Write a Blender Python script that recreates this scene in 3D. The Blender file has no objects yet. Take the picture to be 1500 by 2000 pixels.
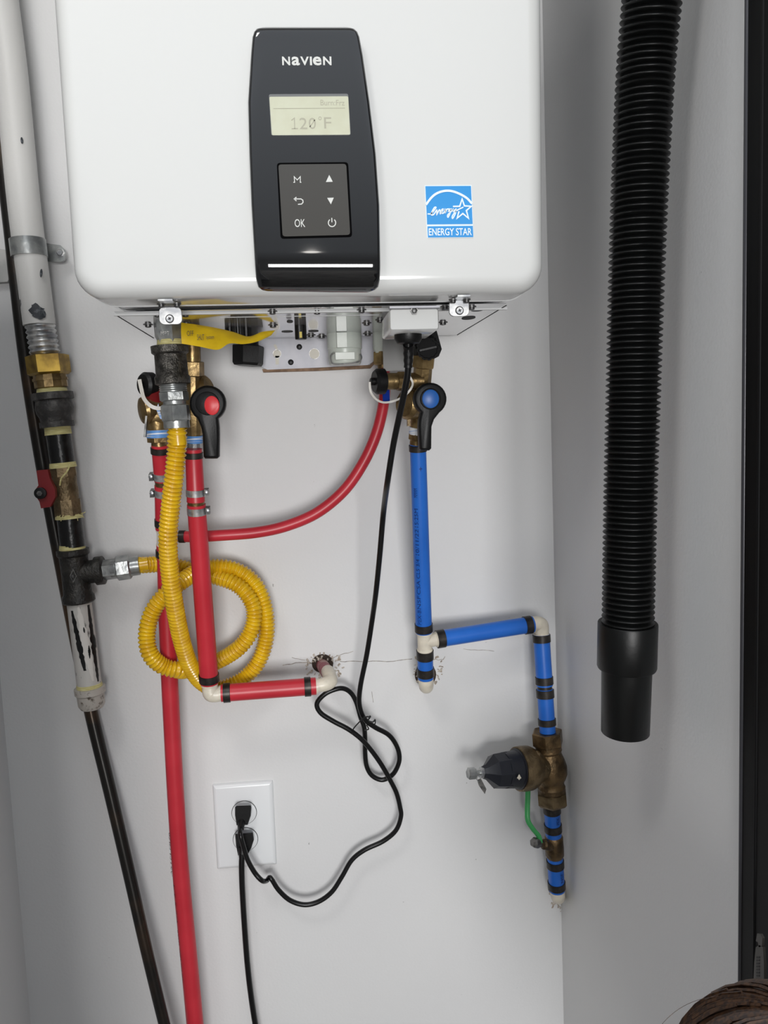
import bpy, math, random
from mathutils import Vector, Matrix
random.seed(7)
PI = math.pi
# ---------------------------------------------------------------- camera (image taken as 1500 x 2000)
FPX = 1500.0
D, YAW, PITCH, ROLL = 1.11, math.radians(5.444), math.radians(6.438), math.radians(-1.712)
cy, sy, cp, sp = math.cos(YAW), math.sin(YAW), math.cos(PITCH), math.sin(PITCH)
CAM = Vector((0, -D, 0))
F = Vector((sy*cp, cy*cp, -sp)); R0 = Vector((cy, -sy, 0)); U0 = R0.cross(F)
RT = math.cos(ROLL)*R0 + math.sin(ROLL)*U0
UP = -math.sin(ROLL)*R0 + math.cos(ROLL)*U0
cd = bpy.data.cameras.new('camera'); cam = bpy.data.objects.new('camera', cd)
bpy.context.scene.collection.objects.link(cam)
M = Matrix((RT, UP, -F)).transposed().to_4x4(); M.translation = CAM
cam.matrix_world = M
cd.sensor_fit = 'VERTICAL'; cd.sensor_height = 24.0; cd.lens = 24.0*FPX/2000.0
cd.clip_start = 0.01
sc = bpy.context.scene; sc.camera = cam
vs = sc.view_settings
vs.view_transform = 'Standard'; vs.look = 'None'; vs.gamma = 1; vs.use_curve_mapping = False
vs.exposure = 0.0
# ---------------------------------------------------------------- world (overcast daylight) and lamps
w = bpy.data.worlds.new('world'); sc.world = w; w.use_nodes = True
nt = w.node_tree; bg = nt.nodes['Background']
tc = nt.nodes.new('ShaderNodeTexCoord'); sep = nt.nodes.new('ShaderNodeSeparateXYZ')
rmp = nt.nodes.new('ShaderNodeValToRGB')
nt.links.new(tc.outputs['Generated'], sep.inputs[0]); nt.links.new(sep.outputs['Z'], rmp.inputs[0])
nt.links.new(rmp.outputs[0], bg.inputs[0])
e = rmp.color_ramp.elements
e[0].position = 0.12; e[0].color = (.15, .15, .148, 1)
e[1].position = 0.42; e[1].color = (.86, .92, 1.0, 1)
bg.inputs[1].default_value = 1.12
def area(name, loc, rot, sx, sz, power, col):
    l = bpy.data.lights.new(name, 'AREA'); l.shape = 'RECTANGLE'; l.size = sx; l.size_y = sz
    l.energy = power; l.color = col
    o = bpy.data.objects.new(name, l); sc.collection.objects.link(o); o.location = loc; o.rotation_euler = rot
    return o
area('daylight', (0.08, -3.3, -0.10), (math.radians(90), 0, 0), 0.85, 0.70, 60, (1.0, .99, .985))
lo_ = area('ceiling_lamp', (-.50, -1.25, 1.14), (0, 0, 0), .30, .30, 5.5, (1.0, .97, .93))
lo_.rotation_euler = (Vector((.15, -.2, .1))-lo_.location).to_track_quat('-Z', 'Y').to_euler()
pl = bpy.data.lights.new('globe_lamp', 'POINT'); pl.energy = 1.3; pl.shadow_soft_size = .055; pl.color = (1, .96, .9)
po = bpy.data.objects.new('globe_lamp', pl); sc.collection.objects.link(po); po.location = (.07, -4.8, 1.075)

# ---------------------------------------------------------------- helpers
def ray(px, py): return F + RT*((px-750)/FPX) - UP*((py-1000)/FPX)
def at(px, py, s):
    d = ray(px, py); return CAM + d*((D-s)/d.y)
def atx(px, py, X):
    d = ray(px, py); return CAM + d*(X/d.x)
def atz(px, py, Z):
    d = ray(px, py); return CAM + d*(Z/d.z)
def scl(P): return (P-CAM).dot(F)/FPX            # metres per pixel at P
def lin(c): return tuple(((x/255)/12.92 if x/255 <= .04045 else ((x/255+.055)/1.055)**2.4) for x in c)
def C4(c): return (*lin(c), 1)
def mat(name, col, rough=.5, metal=0, col2=None, ns=40, lo=.4, hi=.6, bump=0, bs=200, coat=0, spec=.5, stretch=None, trans=0):
    m = bpy.data.materials.new(name); m.use_nodes = True; t = m.node_tree; b = t.nodes['Principled BSDF']
    b.inputs['Base Color'].default_value = C4(col); b.inputs['Roughness'].default_value = rough
    b.inputs['Metallic'].default_value = metal; b.inputs['Coat Weight'].default_value = coat
    b.inputs['Coat Roughness'].default_value = .05
    b.inputs['Specular IOR Level'].default_value = spec
    b.inputs['Transmission Weight'].default_value = trans
    co = t.nodes.new('ShaderNodeTexCoord'); src = co.outputs['Object']
    if stretch:
        mp = t.nodes.new('ShaderNodeMapping'); mp.inputs['Scale'].default_value = stretch
        t.links.new(src, mp.inputs[0]); src = mp.outputs[0]
    if col2 is not None:
        n = t.nodes.new('ShaderNodeTexNoise'); n.inputs['Scale'].default_value = ns; n.inputs['Detail'].default_value = 6
        r = t.nodes.new('ShaderNodeValToRGB'); r.color_ramp.elements[0].position = lo; r.color_ramp.elements[1].position = hi
        r.color_ramp.elements[0].color = C4(col); r.color_ramp.elements[1].color = C4(col2)
        t.links.new(src, n.inputs['Vector']); t.links.new(n.outputs['Fac'], r.inputs[0]); t.links.new(r.outputs[0], b.inputs['Base Color'])
    if bump:
        n = t.nodes.new('ShaderNodeTexNoise'); n.inputs['Scale'].default_value = bs; n.inputs['Detail'].default_value = 4
        bp = t.nodes.new('ShaderNodeBump'); bp.inputs['Strength'].default_value = bump; bp.inputs['Distance'].default_value = .002
        t.links.new(src, n.inputs['Vector']); t.links.new(n.outputs['Fac'], bp.inputs['Height']); t.links.new(bp.outputs[0], b.inputs['Normal'])
    return m
def spline(P, n=8, closed=False):
    P = [Vector(p) for p in P]; out = []; N = len(P)
    for i in range(N-1):
        a = P[max(i-1, 0)]; b = P[i]; c = P[i+1]; d = P[min(i+2, N-1)]
        for k in range(n):
            t = k/n
            out.append(.5*((2*b)+(c-a)*t+(2*a-5*b+4*c-d)*t*t+(3*b-a-3*c+d)*t**3))
    out.append(P[-1]); return out
def resample(P, step):
    L = [0]
    for i in range(1, len(P)): L.append(L[-1]+(P[i]-P[i-1]).length)
    n = max(2, int(L[-1]/step)); out = []; j = 0
    for k in range(n+1):
        d = L[-1]*k/n
        while j < len(P)-2 and L[j+1] < d: j += 1
        t = (d-L[j])/max(1e-9, L[j+1]-L[j]); out.append(P[j].lerp(P[j+1], min(1, t)))
    return out
class MB:
    def __init__(s): s.v = []; s.f = []
    def ringstack(s, rings, caps=True, closed=False):
        b = len(s.v); n = len(rings[0])
        for r in rings: s.v += [Vector(p) for p in r]
        m = len(rings)
        for i in range(m-1+(1 if closed else 0)):
            a = b+i*n; c = b+((i+1) % m)*n
            for k in range(n):
                k2 = (k+1) % n
                s.f.append((a+k, a+k2, c+k2, c+k))
        if caps and not closed:
            s.f.append(tuple(b+k for k in range(n))[::-1]); s.f.append(tuple(b+(m-1)*n+k for k in range(n)))
        return s
    def frame(s, d):
        d = d.normalized(); ref = Vector((0, -1, 0)) if abs(d.y) < .9 else Vector((1, 0, 0))
        a = (ref-d*ref.dot(d)).normalized(); return a, d.cross(a)
    def lathe(s, P, d, prof, seg=20, rot=0, sq=1):
        """prof = [(distance along d, radius)]"""
        d = d.normalized(); a, b = s.frame(d)
        s.ringstack([[P+d*t+(a*math.cos(rot+2*PI*k/seg)+b*sq*math.sin(rot+2*PI*k/seg))*max(r, 1e-5) for k in range(seg)] for t, r in prof])
        return s
    def tube(s, pts, rad, seg=14, caps=True):
        pts = [Vector(p) for p in pts]; n = len(pts)
        if not hasattr(rad, '__len__'): rad = [rad]*n
        rings = []; a = None
        for i in range(n):
            d = (pts[min(i+1, n-1)]-pts[max(i-1, 0)]).normalized()
            if a is None: a, b = s.frame(d)
            else:
                a = (a-d*a.dot(d)).normalized(); b = d.cross(a)
            rings.append([pts[i]+(a*math.cos(2*PI*k/seg)+b*math.sin(2*PI*k/seg))*rad[i] for k in range(seg)])
        return s.ringstack(rings, caps)
    def prism(s, poly, ext):
        poly = [Vector(p) for p in poly]; ext = Vector(ext)
        return s.ringstack([poly, [p+ext for p in poly]])
    def box(s, c, sz, X=Vector((1, 0, 0)), Y=Vector((0, 1, 0)), Z=Vector((0, 0, 1))):
        c = Vector(c); hx, hy, hz = X*sz[0]/2, Y*sz[1]/2, Z*sz[2]/2
        return s.ringstack([[c-hx-hy-hz, c+hx-hy-hz, c+hx+hy-hz, c-hx+hy-hz], [c-hx-hy+hz, c+hx-hy+hz, c+hx+hy+hz, c-hx+hy+hz]])
    def rrect(s, c, ux, uy, uz, w_, h_, r, rings, n=6):
        """rounded rectangle in ux,uy; rings=(inset, depth along uz)"""
        out = []
        for off, dep in rings:
            W, H, rr = w_/2-off, h_/2-off, max(r-off, .0004); ring = []
            for (sx, sz_, a0) in ((1, 1, 0), (-1, 1, PI/2), (-1, -1, PI), (1, -1, 3*PI/2)):
                for k in range(n+1):
                    a = a0+PI/2*k/n
                    ring.append(c+ux*(sx*(W-rr)+rr*math.cos(a))+uy*(sz_*(H-rr)+rr*math.sin(a))+uz*dep)
            out.append(ring)
        return s.ringstack(out)
    def ribbon(s, pts, wd, s_, th=.0004, closed=False):
        """flat line drawn in plane y=-s_ ; pts in pixels, wd in pixels"""
        P = [at(x, y, s_) for x, y in pts]; n = len(P); hw = wd/2*scl(P[0]); A = []; B = []
        for i in range(n):
            if closed: d1 = (P[i]-P[i-1]).normalized(); d2 = (P[(i+1) % n]-P[i]).normalized()
            else: d1 = (P[i]-P[max(i-1, 0)]); d2 = (P[min(i+1, n-1)]-P[i]); d1 = (d1 if d1.length else d2).normalized(); d2 = (d2 if d2.length else d1).normalized()
            t = (d1+d2); t = t.normalized() if t.length > 1e-6 else d1
            nn = Vector((-t.z, 0, t.x)); k = 1/max(.4, abs(nn.dot(Vector((-d1.z, 0, d1.x)))))
            A.append(P[i]+nn*hw*k); B.append(P[i]-nn*hw*k)
        e_ = Vector((0, th, 0)); b = len(s.v)
        s.ringstack([[A[i], B[i], B[i]+e_, A[i]+e_] for i in range(n)], caps=not closed, closed=closed)
        return s
    def glyph(s, txt, x0, x1, y0, y1, s_, off=0.0):
        """text stretched into the pixel box on plane y=-s_"""
        V, Fc = textmesh(txt, off)
        xa = min(p[0] for p in V); xb = max(p[0] for p in V); ya = min(p[1] for p in V); yb = max(p[1] for p in V)
        c = at((x0+x1)/2, (y0+y1)/2, s_); W = (at(x1, (y0+y1)/2, s_)-at(x0, (y0+y1)/2, s_)).length; H = (at((x0+x1)/2, y0, s_)-at((x0+x1)/2, y1, s_)).length
        b = len(s.v)
        s.v += [c+Vector((((p[0]-xa)/(xb-xa)-.5)*W, 0, ((p[1]-ya)/(yb-ya)-.5)*H)) for p in V]
        s.f += [tuple(b+i for i in f) for f in Fc]; return s
    def wrap(s, txt, P0, P1, r, ang, hgt, off=0.0):
        """text wrapped on a cylinder from P0 to P1"""
        V, Fc = textmesh(txt, off)
        xa = min(p[0] for p in V); xb = max(p[0] for p in V); ya = min(p[1] for p in V); yb = max(p[1] for p in V)
        d = (P1-P0).normalized(); a, b_ = s.frame(d); L = (P1-P0).length; b = len(s.v)
        for p in V:
            t = (p[0]-xa)/(xb-xa)*L; th = ang-((p[1]-ya)/(yb-ya)-.5)*hgt/r
            s.v.append(P0+d*t+(a*math.cos(th)+b_*math.sin(th))*(r+.00025))
        s.f += [tuple(b+i for i in f) for f in Fc]; return s
    def build(s, name, m, parent=None, sharp=38, origin=None, kind=None):
        xs = [p.x for p in s.v]; ys = [p.y for p in s.v]; zs = [p.z for p in s.v]
        o = Vector(((min(xs)+max(xs))/2, (min(ys)+max(ys))/2, (min(zs)+max(zs))/2)) if origin is None else origin
        me = bpy.data.meshes.new(name); me.from_pydata([p-o for p in s.v], [], s.f); me.materials.append(m)
        me.shade_smooth(); me.set_sharp_from_angle(angle=math.radians(sharp)); me.update()
        ob = bpy.data.objects.new(name, me); sc.collection.objects.link(ob)
        wo = Vector(o)
        if parent is not None: ob.parent = parent; ob.location = wo-Vector(parent['_o'])
        else: ob.location = wo
        ob['_o'] = wo[:]
        if kind: ob['kind'] = kind
        return ob
_tc = {}
def textmesh(txt, off):
    if (txt, off) not in _tc:
        cu = bpy.data.curves.new('t', 'FONT'); cu.body = txt; cu.offset = off; cu.resolution_u = 3
        o = bpy.data.objects.new('t', cu); sc.collection.objects.link(o)
        dg = bpy.context.evaluated_depsgraph_get(); me = bpy.data.meshes.new_from_object(o.evaluated_get(dg))
        _tc[(txt, off)] = ([v.co[:] for v in me.vertices], [tuple(p.vertices) for p in me.polygons])
        bpy.data.objects.remove(o); bpy.data.curves.remove(cu); bpy.data.meshes.remove(me)
    return _tc[(txt, off)]
def thing(name, label, cat, loc, group=None):
    o = bpy.data.objects.new(name, None); sc.collection.objects.link(o); o.location = loc; o['_o'] = Vector(loc)[:]
    o.empty_display_size = .02; o['label'] = label; o['category'] = cat
    if group: o['group'] = group
    return o
def tag(o, label, cat, group=None):
    o['label'] = label; o['category'] = cat
    if group: o['group'] = group
    return o
class Col:
    """axis of a pipe given by two (px,py,s); positions along it by py (or px for level pipes)"""
    def __init__(s, A, B, horiz=False): s.A, s.B, s.h = A, B, horiz; s.a = at(*A); s.b = at(*B); s.d = (s.b-s.a).normalized()
    def t(s, u): i = 0 if s.h else 1; return (u-s.A[i])/(s.B[i]-s.A[i])
    def p(s, u):
        t = s.t(u); i = 0 if s.h else 1                 # image-space interpolation of the line point
        s_ = s.A[2]+(s.B[2]-s.A[2])*t
        return s.a+(s.b-s.a)*t
    def prof(s, mb, pr, seg=20, rot=0):
        """pr = [(u, width px)]"""
        P0 = s.p(pr[0][0]); L = []
        for u, wd in pr:
            P = s.p(u); L.append(((P-P0).dot(s.d), wd/2*scl(P)))
        return mb.lathe(P0, s.d, L, seg, rot)
def crimp(par, col, u0, u1, wd, tabside=None):
    mb = MB(); m_ = (u0+u1)/2
    col.prof(mb, [(u0, wd-4), (u0+.5*(1 if u1 > u0 else -1), wd), (u1-.5*(1 if u1 > u0 else -1), wd), (u1, wd-4)], 24)
    P = col.p(m_); r = wd/2*scl(P)
    return mb.build('crimp_ring', MT['ring'], par)
def clamp(par, col, u0, u1, wd, side):
    mb = MB(); col.prof(mb, [(u0, wd-2), (u0, wd), (u1, wd), (u1, wd-2)], 24)
    P = col.p((u0+u1)/2); k = scl(P); r = wd/2*k; h = abs(u1-u0)*k
    cl = mb.build('hose_clamp', MT['steel'], par)
    X = Vector((side, 0, 0)); Z = col.d; Y = X.cross(Z).normalized()
    b = MB(); b.box(P+X*(r+.0018)-Vector((0, .001, 0)), (.0050, .0100, h*1.05), X, Y, Z).build('clamp_housing', MT['steeldk'], cl)
    c = MB(); c.lathe(P+X*(r+.0018)+Vector((0, -.0065, 0)), Vector((0, -1, 0)), [(-.002, h*.34), (.001, h*.34), (.0014, h*.24)], 6).build('clamp_screw', MT['steel'], cl)
    for q in (-.3, .1, .4):
        pass
    return cl
def elbow(mb, pts, rads, n=8, seg=18):
    P = spline([Vector(p) for p in pts], n); R = []
    for i in range(len(P)):
        t = i/(len(P)-1)*(len(rads)-1); j = min(int(t), len(rads)-2); R.append(rads[j]+(rads[j+1]-rads[j])*(t-j))
    return mb.tube(P, R, seg)
def corrugated(mb, P, r0, r1, pitch, seg=18, per=6):
    Q = resample(P, pitch/per); n = len(Q)
    mb.tube(Q, [r0+(r1-r0)*(.5+.5*math.cos(2*PI*i/per))**.8 for i in range(n)], seg); return mb

# ---------------------------------------------------------------- materials
def wallmat(name, col, col2):
    m = mat(name, col, .55, col2=col2, ns=2.2, lo=.35, hi=.75, bump=.12, bs=260)
    t = m.node_tree; b = t.nodes['Principled BSDF']; co = [n for n in t.nodes if n.type == 'TEX_COORD'][0]
    old = b.inputs['Base Color'].links[0].from_socket
    n = t.nodes.new('ShaderNodeTexNoise'); n.inputs['Scale'].default_value = 85; n.inputs['Detail'].default_value = 3
    r = t.nodes.new('ShaderNodeValToRGB'); r.color_ramp.elements[0].position = .77; r.color_ramp.elements[1].position = .81
    r.color_ramp.elements[0].color = (0, 0, 0, 1); r.color_ramp.elements[1].color = (.75, .75, .75, 1)
    mx = t.nodes.new('ShaderNodeMix'); mx.data_type = 'RGBA'; mx.inputs[7].default_value = C4((95, 92, 88))
    t.links.new(co.outputs['Object'], n.inputs['Vector']); t.links.new(n.outputs['Fac'], r.inputs[0])
    t.links.new(r.outputs[0], mx.inputs[0]); t.links.new(old, mx.inputs[6]); t.links.new(mx.outputs[2], b.inputs['Base Color'])
    return m
MT = dict(
    wall=wallmat('painted_wall', (212, 212, 212), (219, 219, 218)),
    floor=mat('concrete', (128, 124, 118), .8, col2=(100, 97, 92), ns=12, bump=.3, bs=60),
    crack=mat('crack_line', (120, 114, 106), .9, col2=(175, 168, 158), ns=120),
    plaster=mat('torn_plaster', (206, 200, 190), .9, col2=(170, 156, 140), ns=160, bump=.6, bs=400),
    white=mat('white_enamel', (211, 212, 210), .12, coat=.3, bump=.006, bs=25),
    under=mat('glossy_grey_sheet', (202, 203, 204), .10, .55, col2=(192, 193, 195), ns=30, coat=.5),
    plate=mat('plated_sheet', (190, 190, 196), .5, .1, col2=(182, 183, 190), ns=50),
    groove=mat('shadow_gap', (60, 60, 60), .8),
    brite=mat('bright_edge', (216, 217, 217), .4),
    black=mat('gloss_black', (17, 18, 20), .04, coat=.8, bump=.004, bs=30),
    pad=mat('button_pad', (66, 64, 60), .05, coat=.5),
    lcd=mat('lcd_grey_green', (196, 198, 176), .35, col2=(192, 193, 170), ns=60),
    lcdink=mat('lcd_digits', (166, 164, 146), .4),
    lcdfr=mat('lcd_bezel', (110, 112, 112), .3),
    ink=mat('silver_print', (208, 209, 205), .35),
    blue_st=mat('sticker_blue', (34, 142, 212), .35),
    white_st=mat('sticker_white', (226, 238, 246), .35),
    steel=mat('steel', (206, 206, 204), .3, .8, col2=(150, 152, 155), ns=90),
    steeldk=mat('dull_steel', (138, 137, 134), .4, .8, col2=(92, 92, 92), ns=120),
    zinc=mat('zinc_plate', (178, 180, 178), .3, .75, col2=(140, 143, 143), ns=55, bump=.2, bs=150),
    iron=mat('malleable_iron', (96, 93, 88), .38, .75, col2=(58, 56, 53), ns=140, bump=.6, bs=500),
    blkpipe=mat('black_pipe', (16, 17, 17), .28, .2, col2=(44, 44, 44), ns=70, lo=.55, hi=.75, bump=.3, bs=160),
    dkiron=mat('dark_iron', (42, 41, 39), .42, .5, col2=(66, 64, 60), ns=80, lo=.45, hi=.75, bump=.6, bs=300),
    union=mat('grey_union', (58, 57, 56), .5, .4, col2=(104, 102, 99), ns=90, lo=.5, hi=.8, bump=.5, bs=350),
    brass=mat('brass', (158, 134, 92), .34, .8, col2=(114, 94, 62), ns=55, bump=.25, bs=160),
    brassdk=mat('old_brass', (122, 100, 70), .38, .8, col2=(76, 62, 44), ns=45, bump=.5, bs=220),
    brassgold=mat('yellow_brass', (172, 142, 66), .32, .85, col2=(122, 98, 48), ns=50),
    copper=mat('copper', (184, 118, 78), .28, .95, col2=(130, 78, 50), ns=60),
    bronze=mat('cast_bronze', (128, 110, 82), .42, .75, col2=(92, 78, 56), ns=60, bump=.5, bs=260),
    tapey=mat('yellow_thread_tape', (226, 218, 160), .6, col2=(198, 188, 122), ns=70, bump=.6, bs=220, stretch=(1, 1, 14)),
    tapeb=mat('blue_white_tape', (84, 140, 204), .5, col2=(226, 228, 232), ns=34, lo=.45, hi=.6, stretch=(.6, .6, 14)),
    tapew=mat('white_tape', (222, 224, 228), .5, col2=(140, 170, 208), ns=34, lo=.5, hi=.66, stretch=(.6, .6, 14)),
    pexr=mat('red_pex', (194, 46, 58), .36, col2=(184, 40, 52), ns=14, spec=.45),
    pexb=mat('blue_pex', (36, 104, 196), .34, col2=(30, 96, 186), ns=14, spec=.45),
    printb=mat('pipe_print', (12, 32, 92), .5), printr=mat('pipe_print_red', (72, 18, 28), .5),
    dirtyred=mat('dirty_red_pex', (148, 82, 92), .6, col2=(186, 160, 152), ns=70, lo=.5, hi=.66, bump=.4),
    ring=mat('black_crimp_ring', (38, 36, 35), .38, .55, col2=(60, 56, 52), ns=60),
    poly=mat('ivory_fitting', (222, 214, 196), .35, col2=(206, 198, 182), ns=60),
    clear=mat('frosted_plastic', (206, 212, 204), .3, col2=(196, 202, 194), ns=20),
    yellow=mat('yellow_coating', (224, 182, 24), .26, col2=(206, 160, 20), ns=60, coat=.2),
    paper=mat('yellow_tag_paper', (240, 204, 30), .55, col2=(228, 190, 28), ns=50),
    paperink=mat('tag_print', (70, 58, 20), .6),
    plastic=mat('black_plastic', (10, 10, 11), .45, bump=.08, bs=500, spec=.35),
    hosebk=mat('black_hose', (7, 8, 8), .4, bump=.1, bs=90, spec=.3),
    cord=mat('black_cord', (10, 10, 11), .3, spec=.4),
    redcap=mat('red_disc', (214, 48, 54), .4), bluecap=mat('blue_disc', (30, 92, 168), .4),
    navy=mat('navy_bell', (20, 23, 32), .4, bump=.1, bs=300),
    strap=mat('clear_strap', (196, 192, 184), .4),
    green=mat('green_vinyl', (58, 152, 84), .35),
    redh=mat('red_valve_handle', (122, 26, 30), .4),
    cplate=mat('outlet_white', (226, 228, 229), .28),
    rod=mat('dark_tube', (40, 38, 36), .3, .6, col2=(88, 68, 50), ns=9, lo=.5, hi=.75),
    board=mat('brown_board_edge', (150, 122, 98), .8, col2=(118, 94, 74), ns=80),
    trimk=mat('black_trim', (5, 5, 6), .6, spec=.2), trimg=mat('grey_trim', (96, 88, 80), .6),
    hair=mat('brown_hair', (78, 52, 32), .45, col2=(44, 28, 18), ns=60, stretch=(8, 8, 1)),
    skin=mat('skin', (196, 150, 124), .5), shirt=mat('grey_shirt', (70, 74, 82), .8, col2=(60, 64, 72), ns=60),
    tagp=mat('grey_plastic_tag', (66, 64, 60), .5), filler=mat('white_filler', (196, 195, 192), .6, col2=(168, 168, 166), ns=18, bump=.5, bs=30),
)
def painted(name, base, under, ns, lo, hi, stretch=None, rough=.4):
    return mat(name, base, rough, col2=under, ns=ns, lo=lo, hi=hi, bump=.35, bs=60, stretch=stretch)
MT['paint_up'] = painted('painted_jacket', (206, 205, 202), (70, 72, 74), 34, .69, .71)
MT['bare'] = mat('bare_pipe_patch', (40, 44, 50), .5, col2=(84, 88, 92), ns=200, lo=.5, hi=.6)
MT['flakew'] = mat('thick_white_paint', (206, 202, 196), .5, bump=.3, bs=120)
MT['paint_drip'] = painted('flaking_paint', (188, 185, 180), (24, 25, 26), 90, .60, .66, (1, 1, .35))
MT['paint_cap'] = painted('paint_spattered_cap', (176, 170, 162), (88, 78, 66), 150, .55, .68)
RX = lambda z: .3570-.0163*z                    # right wall leans a little
# ---------------------------------------------------------------- structure
def struct(name, mb, m, parent=None):
    o = mb.build(name, m, parent); o['kind'] = 'structure'; return o
FL, CE = -1.45, 1.16
wb = struct('wall_back', MB().box((-.04, .03, (FL+CE)/2), (.9, .06, CE-FL)), MT['wall'])
mb = MB(); a = [Vector((RX(z), y, z)) for z, y in ((FL, .0), (FL, -.506), (CE, -.506), (CE, .0))]
wr = struct('wall_right', mb.prism(a, (.05, 0, 0)), MT['wall'])
wl = struct('wall_left', MB().box((-.475, -.35, (FL+CE)/2), (.05, .7, CE-FL)), MT['wall'])
struct('floor', MB().box((0, -2.5, FL-.02), (5, 5.2, .04)), MT['floor'])
struct('ceiling', MB().box((-.04, -.36, CE+.02), (.9, .84, .04)), MT['wall'])
struct('front_light_blocker', MB().box((-.51, -.73, (FL+.17)/2), (.62, .05, .17-FL)), MT['wall'])  # unseen half wall added to shade the left of the back wall
# black door weatherstrip and the grey jamb after it
t1 = thing('trim_1', '', '', (RX(0), -.525, -.2)); t1['kind'] = 'structure'; del t1['label'], t1['category']
z0, z1 = FL, CE
mb = MB(); mb.prism([Vector((RX(z0)-.0015, -.5065, z0)), Vector((RX(z0)-.0015, -.5535, z0)), Vector((RX(z1)-.0015, -.5535, z1)), Vector((RX(z1)-.0015, -.5065, z1))], (.06, 0, 0)).build('door_edge_strip', MT['trimk'], t1)
mb = MB(); mb.tube([Vector((RX(z0)-.001, -.5085, z0)), Vector((RX(z1)-.001, -.5085, z1))], .0022, 10).build('door_seal', mat('seal_grey', (62, 62, 66), .3, .4), t1)
mb = MB(); mb.tube([Vector((RX(z0)-.001, -.530, z0)), Vector((RX(z1)-.001, -.530, z1))], .0018, 10).build('door_seal', MT['trimk'], t1)
t2 = struct('trim_2', MB().box((.392, -.60, (FL+CE)/2), (.06, .092, CE-FL)), MT['trimg'])
# wall wear: joint crack, scuffs, torn plaster round the holes
def crk(pts, wd, m='crack', nm='crack'):
    P = []
    for i in range(len(pts)-1):
        for k in range(4):
            t = k/4; P.append((pts[i][0]+(pts[i+1][0]-pts[i][0])*t, pts[i][1]+(pts[i+1][1]-pts[i][1])*t+random.uniform(-1.2, 1.2)))
    P.append(pts[-1]); MB().ribbon(P, wd, .0003, .0003).build(nm, MT[m], wb)
crk([(552, 1300), (586, 1294), (612, 1296)], 1.3); crk([(664, 1293), (700, 1292), (755, 1292), (805, 1287)], 1.2)
crk([(846, 1288), (866, 1289), (869, 1282)], 1.1); crk([(905, 1268), (935, 1270), (965, 1272)], .8)
crk([(650, 1285), (668, 1278), (690, 1272)], .9); crk([(596, 1290), (570, 1284)], .8); crk([(726, 1350), (729, 1372)], .9)
def flakes(cx, cy_, rx, ry, n, seedv, inner=.55):
    random.seed(seedv); mb = MB()
    for i in range(n):
        a = random.uniform(0, 2*PI); q = random.uniform(inner, 1.05)
        P = at(cx+rx*q*math.cos(a), cy_+ry*q*math.sin(a), 0); L = random.uniform(.0012, .0036); b = a+random.uniform(-.7, .7)
        u = Vector((math.cos(b), 0, -math.sin(b))); v = Vector((-u.z, 0, u.x))*random.uniform(.45, .9); n_ = Vector((0, -1, 0))
        h = random.uniform(.0004, .0022)
        mb.ringstack([[P-u*L-v*L*.6, P+u*L-v*L*.3, P+u*L*.7+v*L, P-u*L*.6+v*L*.8], [P-u*L*.5-v*L*.3+n_*h, P+u*L*.6-v*L*.2+n_*h*.6, P+u*L*.4+v*L*.5+n_*h, P-u*L*.3+v*L*.4+n_*h*1.4]])
    o = mb.build('torn_plaster', MT['plaster'], wb, sharp=20); return o
flakes(634, 1302, 38, 26, 60, 3); flakes(834, 1306, 30, 32, 34, 5, .7); flakes(1092, 1745, 18, 34, 34, 8, .6)
hm = mat('wall_hole', (58, 46, 38), .9)
for cx, cy_, rx, ry in ((630, 1296, 21, 17), (831, 1318, 21, 24), (1089, 1732, 19, 20)):
    MB().ribbon([(cx+rx*.6*math.cos(2*PI*k/20), cy_+ry*.6*math.sin(2*PI*k/20)) for k in range(20)], rx*.8, .0004, .0003, True).build('hole_edge', hm, wb)
for x, y, X_ in ((1155, 1405, 0), (1154, 1446, 0)):
    P = atx(x, y, .372); MB().lathe(P, Vector((-1, 0, 0)), [(0, .0022), (.0004, .0022), (.0008, .0012)], 10).build('paint_nick', MT['crack'], wr)

# ---------------------------------------------------------------- water heater
HX0, HX1, HZ, HF = -.2073, .2327, .123, .374
wh = thing('water_heater', 'white wall-hung tankless water heater with glossy black control panel', 'water heater', (.0127, -.19, HZ))
HW = HX1-HX0; HH = .70
vx, vz, vyb = Vector((1, 0, 0)), Vector((0, 0, 1)), Vector((0, -1, 0))
mb = MB(); cc = Vector(((HX0+HX1)/2, 0, HZ+HH/2))
mb.rrect(cc, vx, vz, vyb, HW, HH, .027, [(0, .322), (0, HF-.016)]+[(.016*(1-math.cos(a)), HF-.016+.016*math.sin(a)) for a in [PI/2*k/7 for k in range(1, 8)]]+[(.05, HF)], 8)
mb.build('front_cover', MT['white'], wh, sharp=50)
mb = MB(); mb.rrect(cc, vx, vz, vyb, HW-.004, HH-.004, .026, [(0, .006), (0, .321)], 8); mb.build('chassis', MT['under'], wh)
# bright hem line, bottom plate and its diagonal seams
SEAM = .326
mb = MB(); mb.rrect(cc, vx, vz, vyb, HW+.001, HH+.001, .027, [(0, .3205), (0, .3214)], 8); mb.build('cover_hem', MT['brite'], wh)
def undr(px, py): return atz(px, py, HZ+.002)
bpl = [(223, 605.5), (989, 588.5), (893, 651), (300, 657)]
Pz = [undr(*q)+Vector((0, 0, -.0022)) for q in bpl]
mb = MB(); mb.prism(Pz, (0, 0, .0004)).build('bottom_plate', MT['under'], wh)
def seam(p, q, m='groove', wd=.0011):
    A = undr(*p)+Vector((0, 0, -.0026)); B = undr(*q)+Vector((0, 0, -.0026)); u = (B-A).normalized(); v = u.cross(Vector((0, 0, 1)))*wd/2
    MB().prism([A-v, B-v, B+v, A+v], (0, 0, .0006)).build('seam', MT[m], wh)
seam((223, 609), (300, 657)); seam((989, 592), (893, 651)); seam((430, 616), (740, 611), 'brite', .0008)
yh = undr(600, 603.5).y
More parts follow.
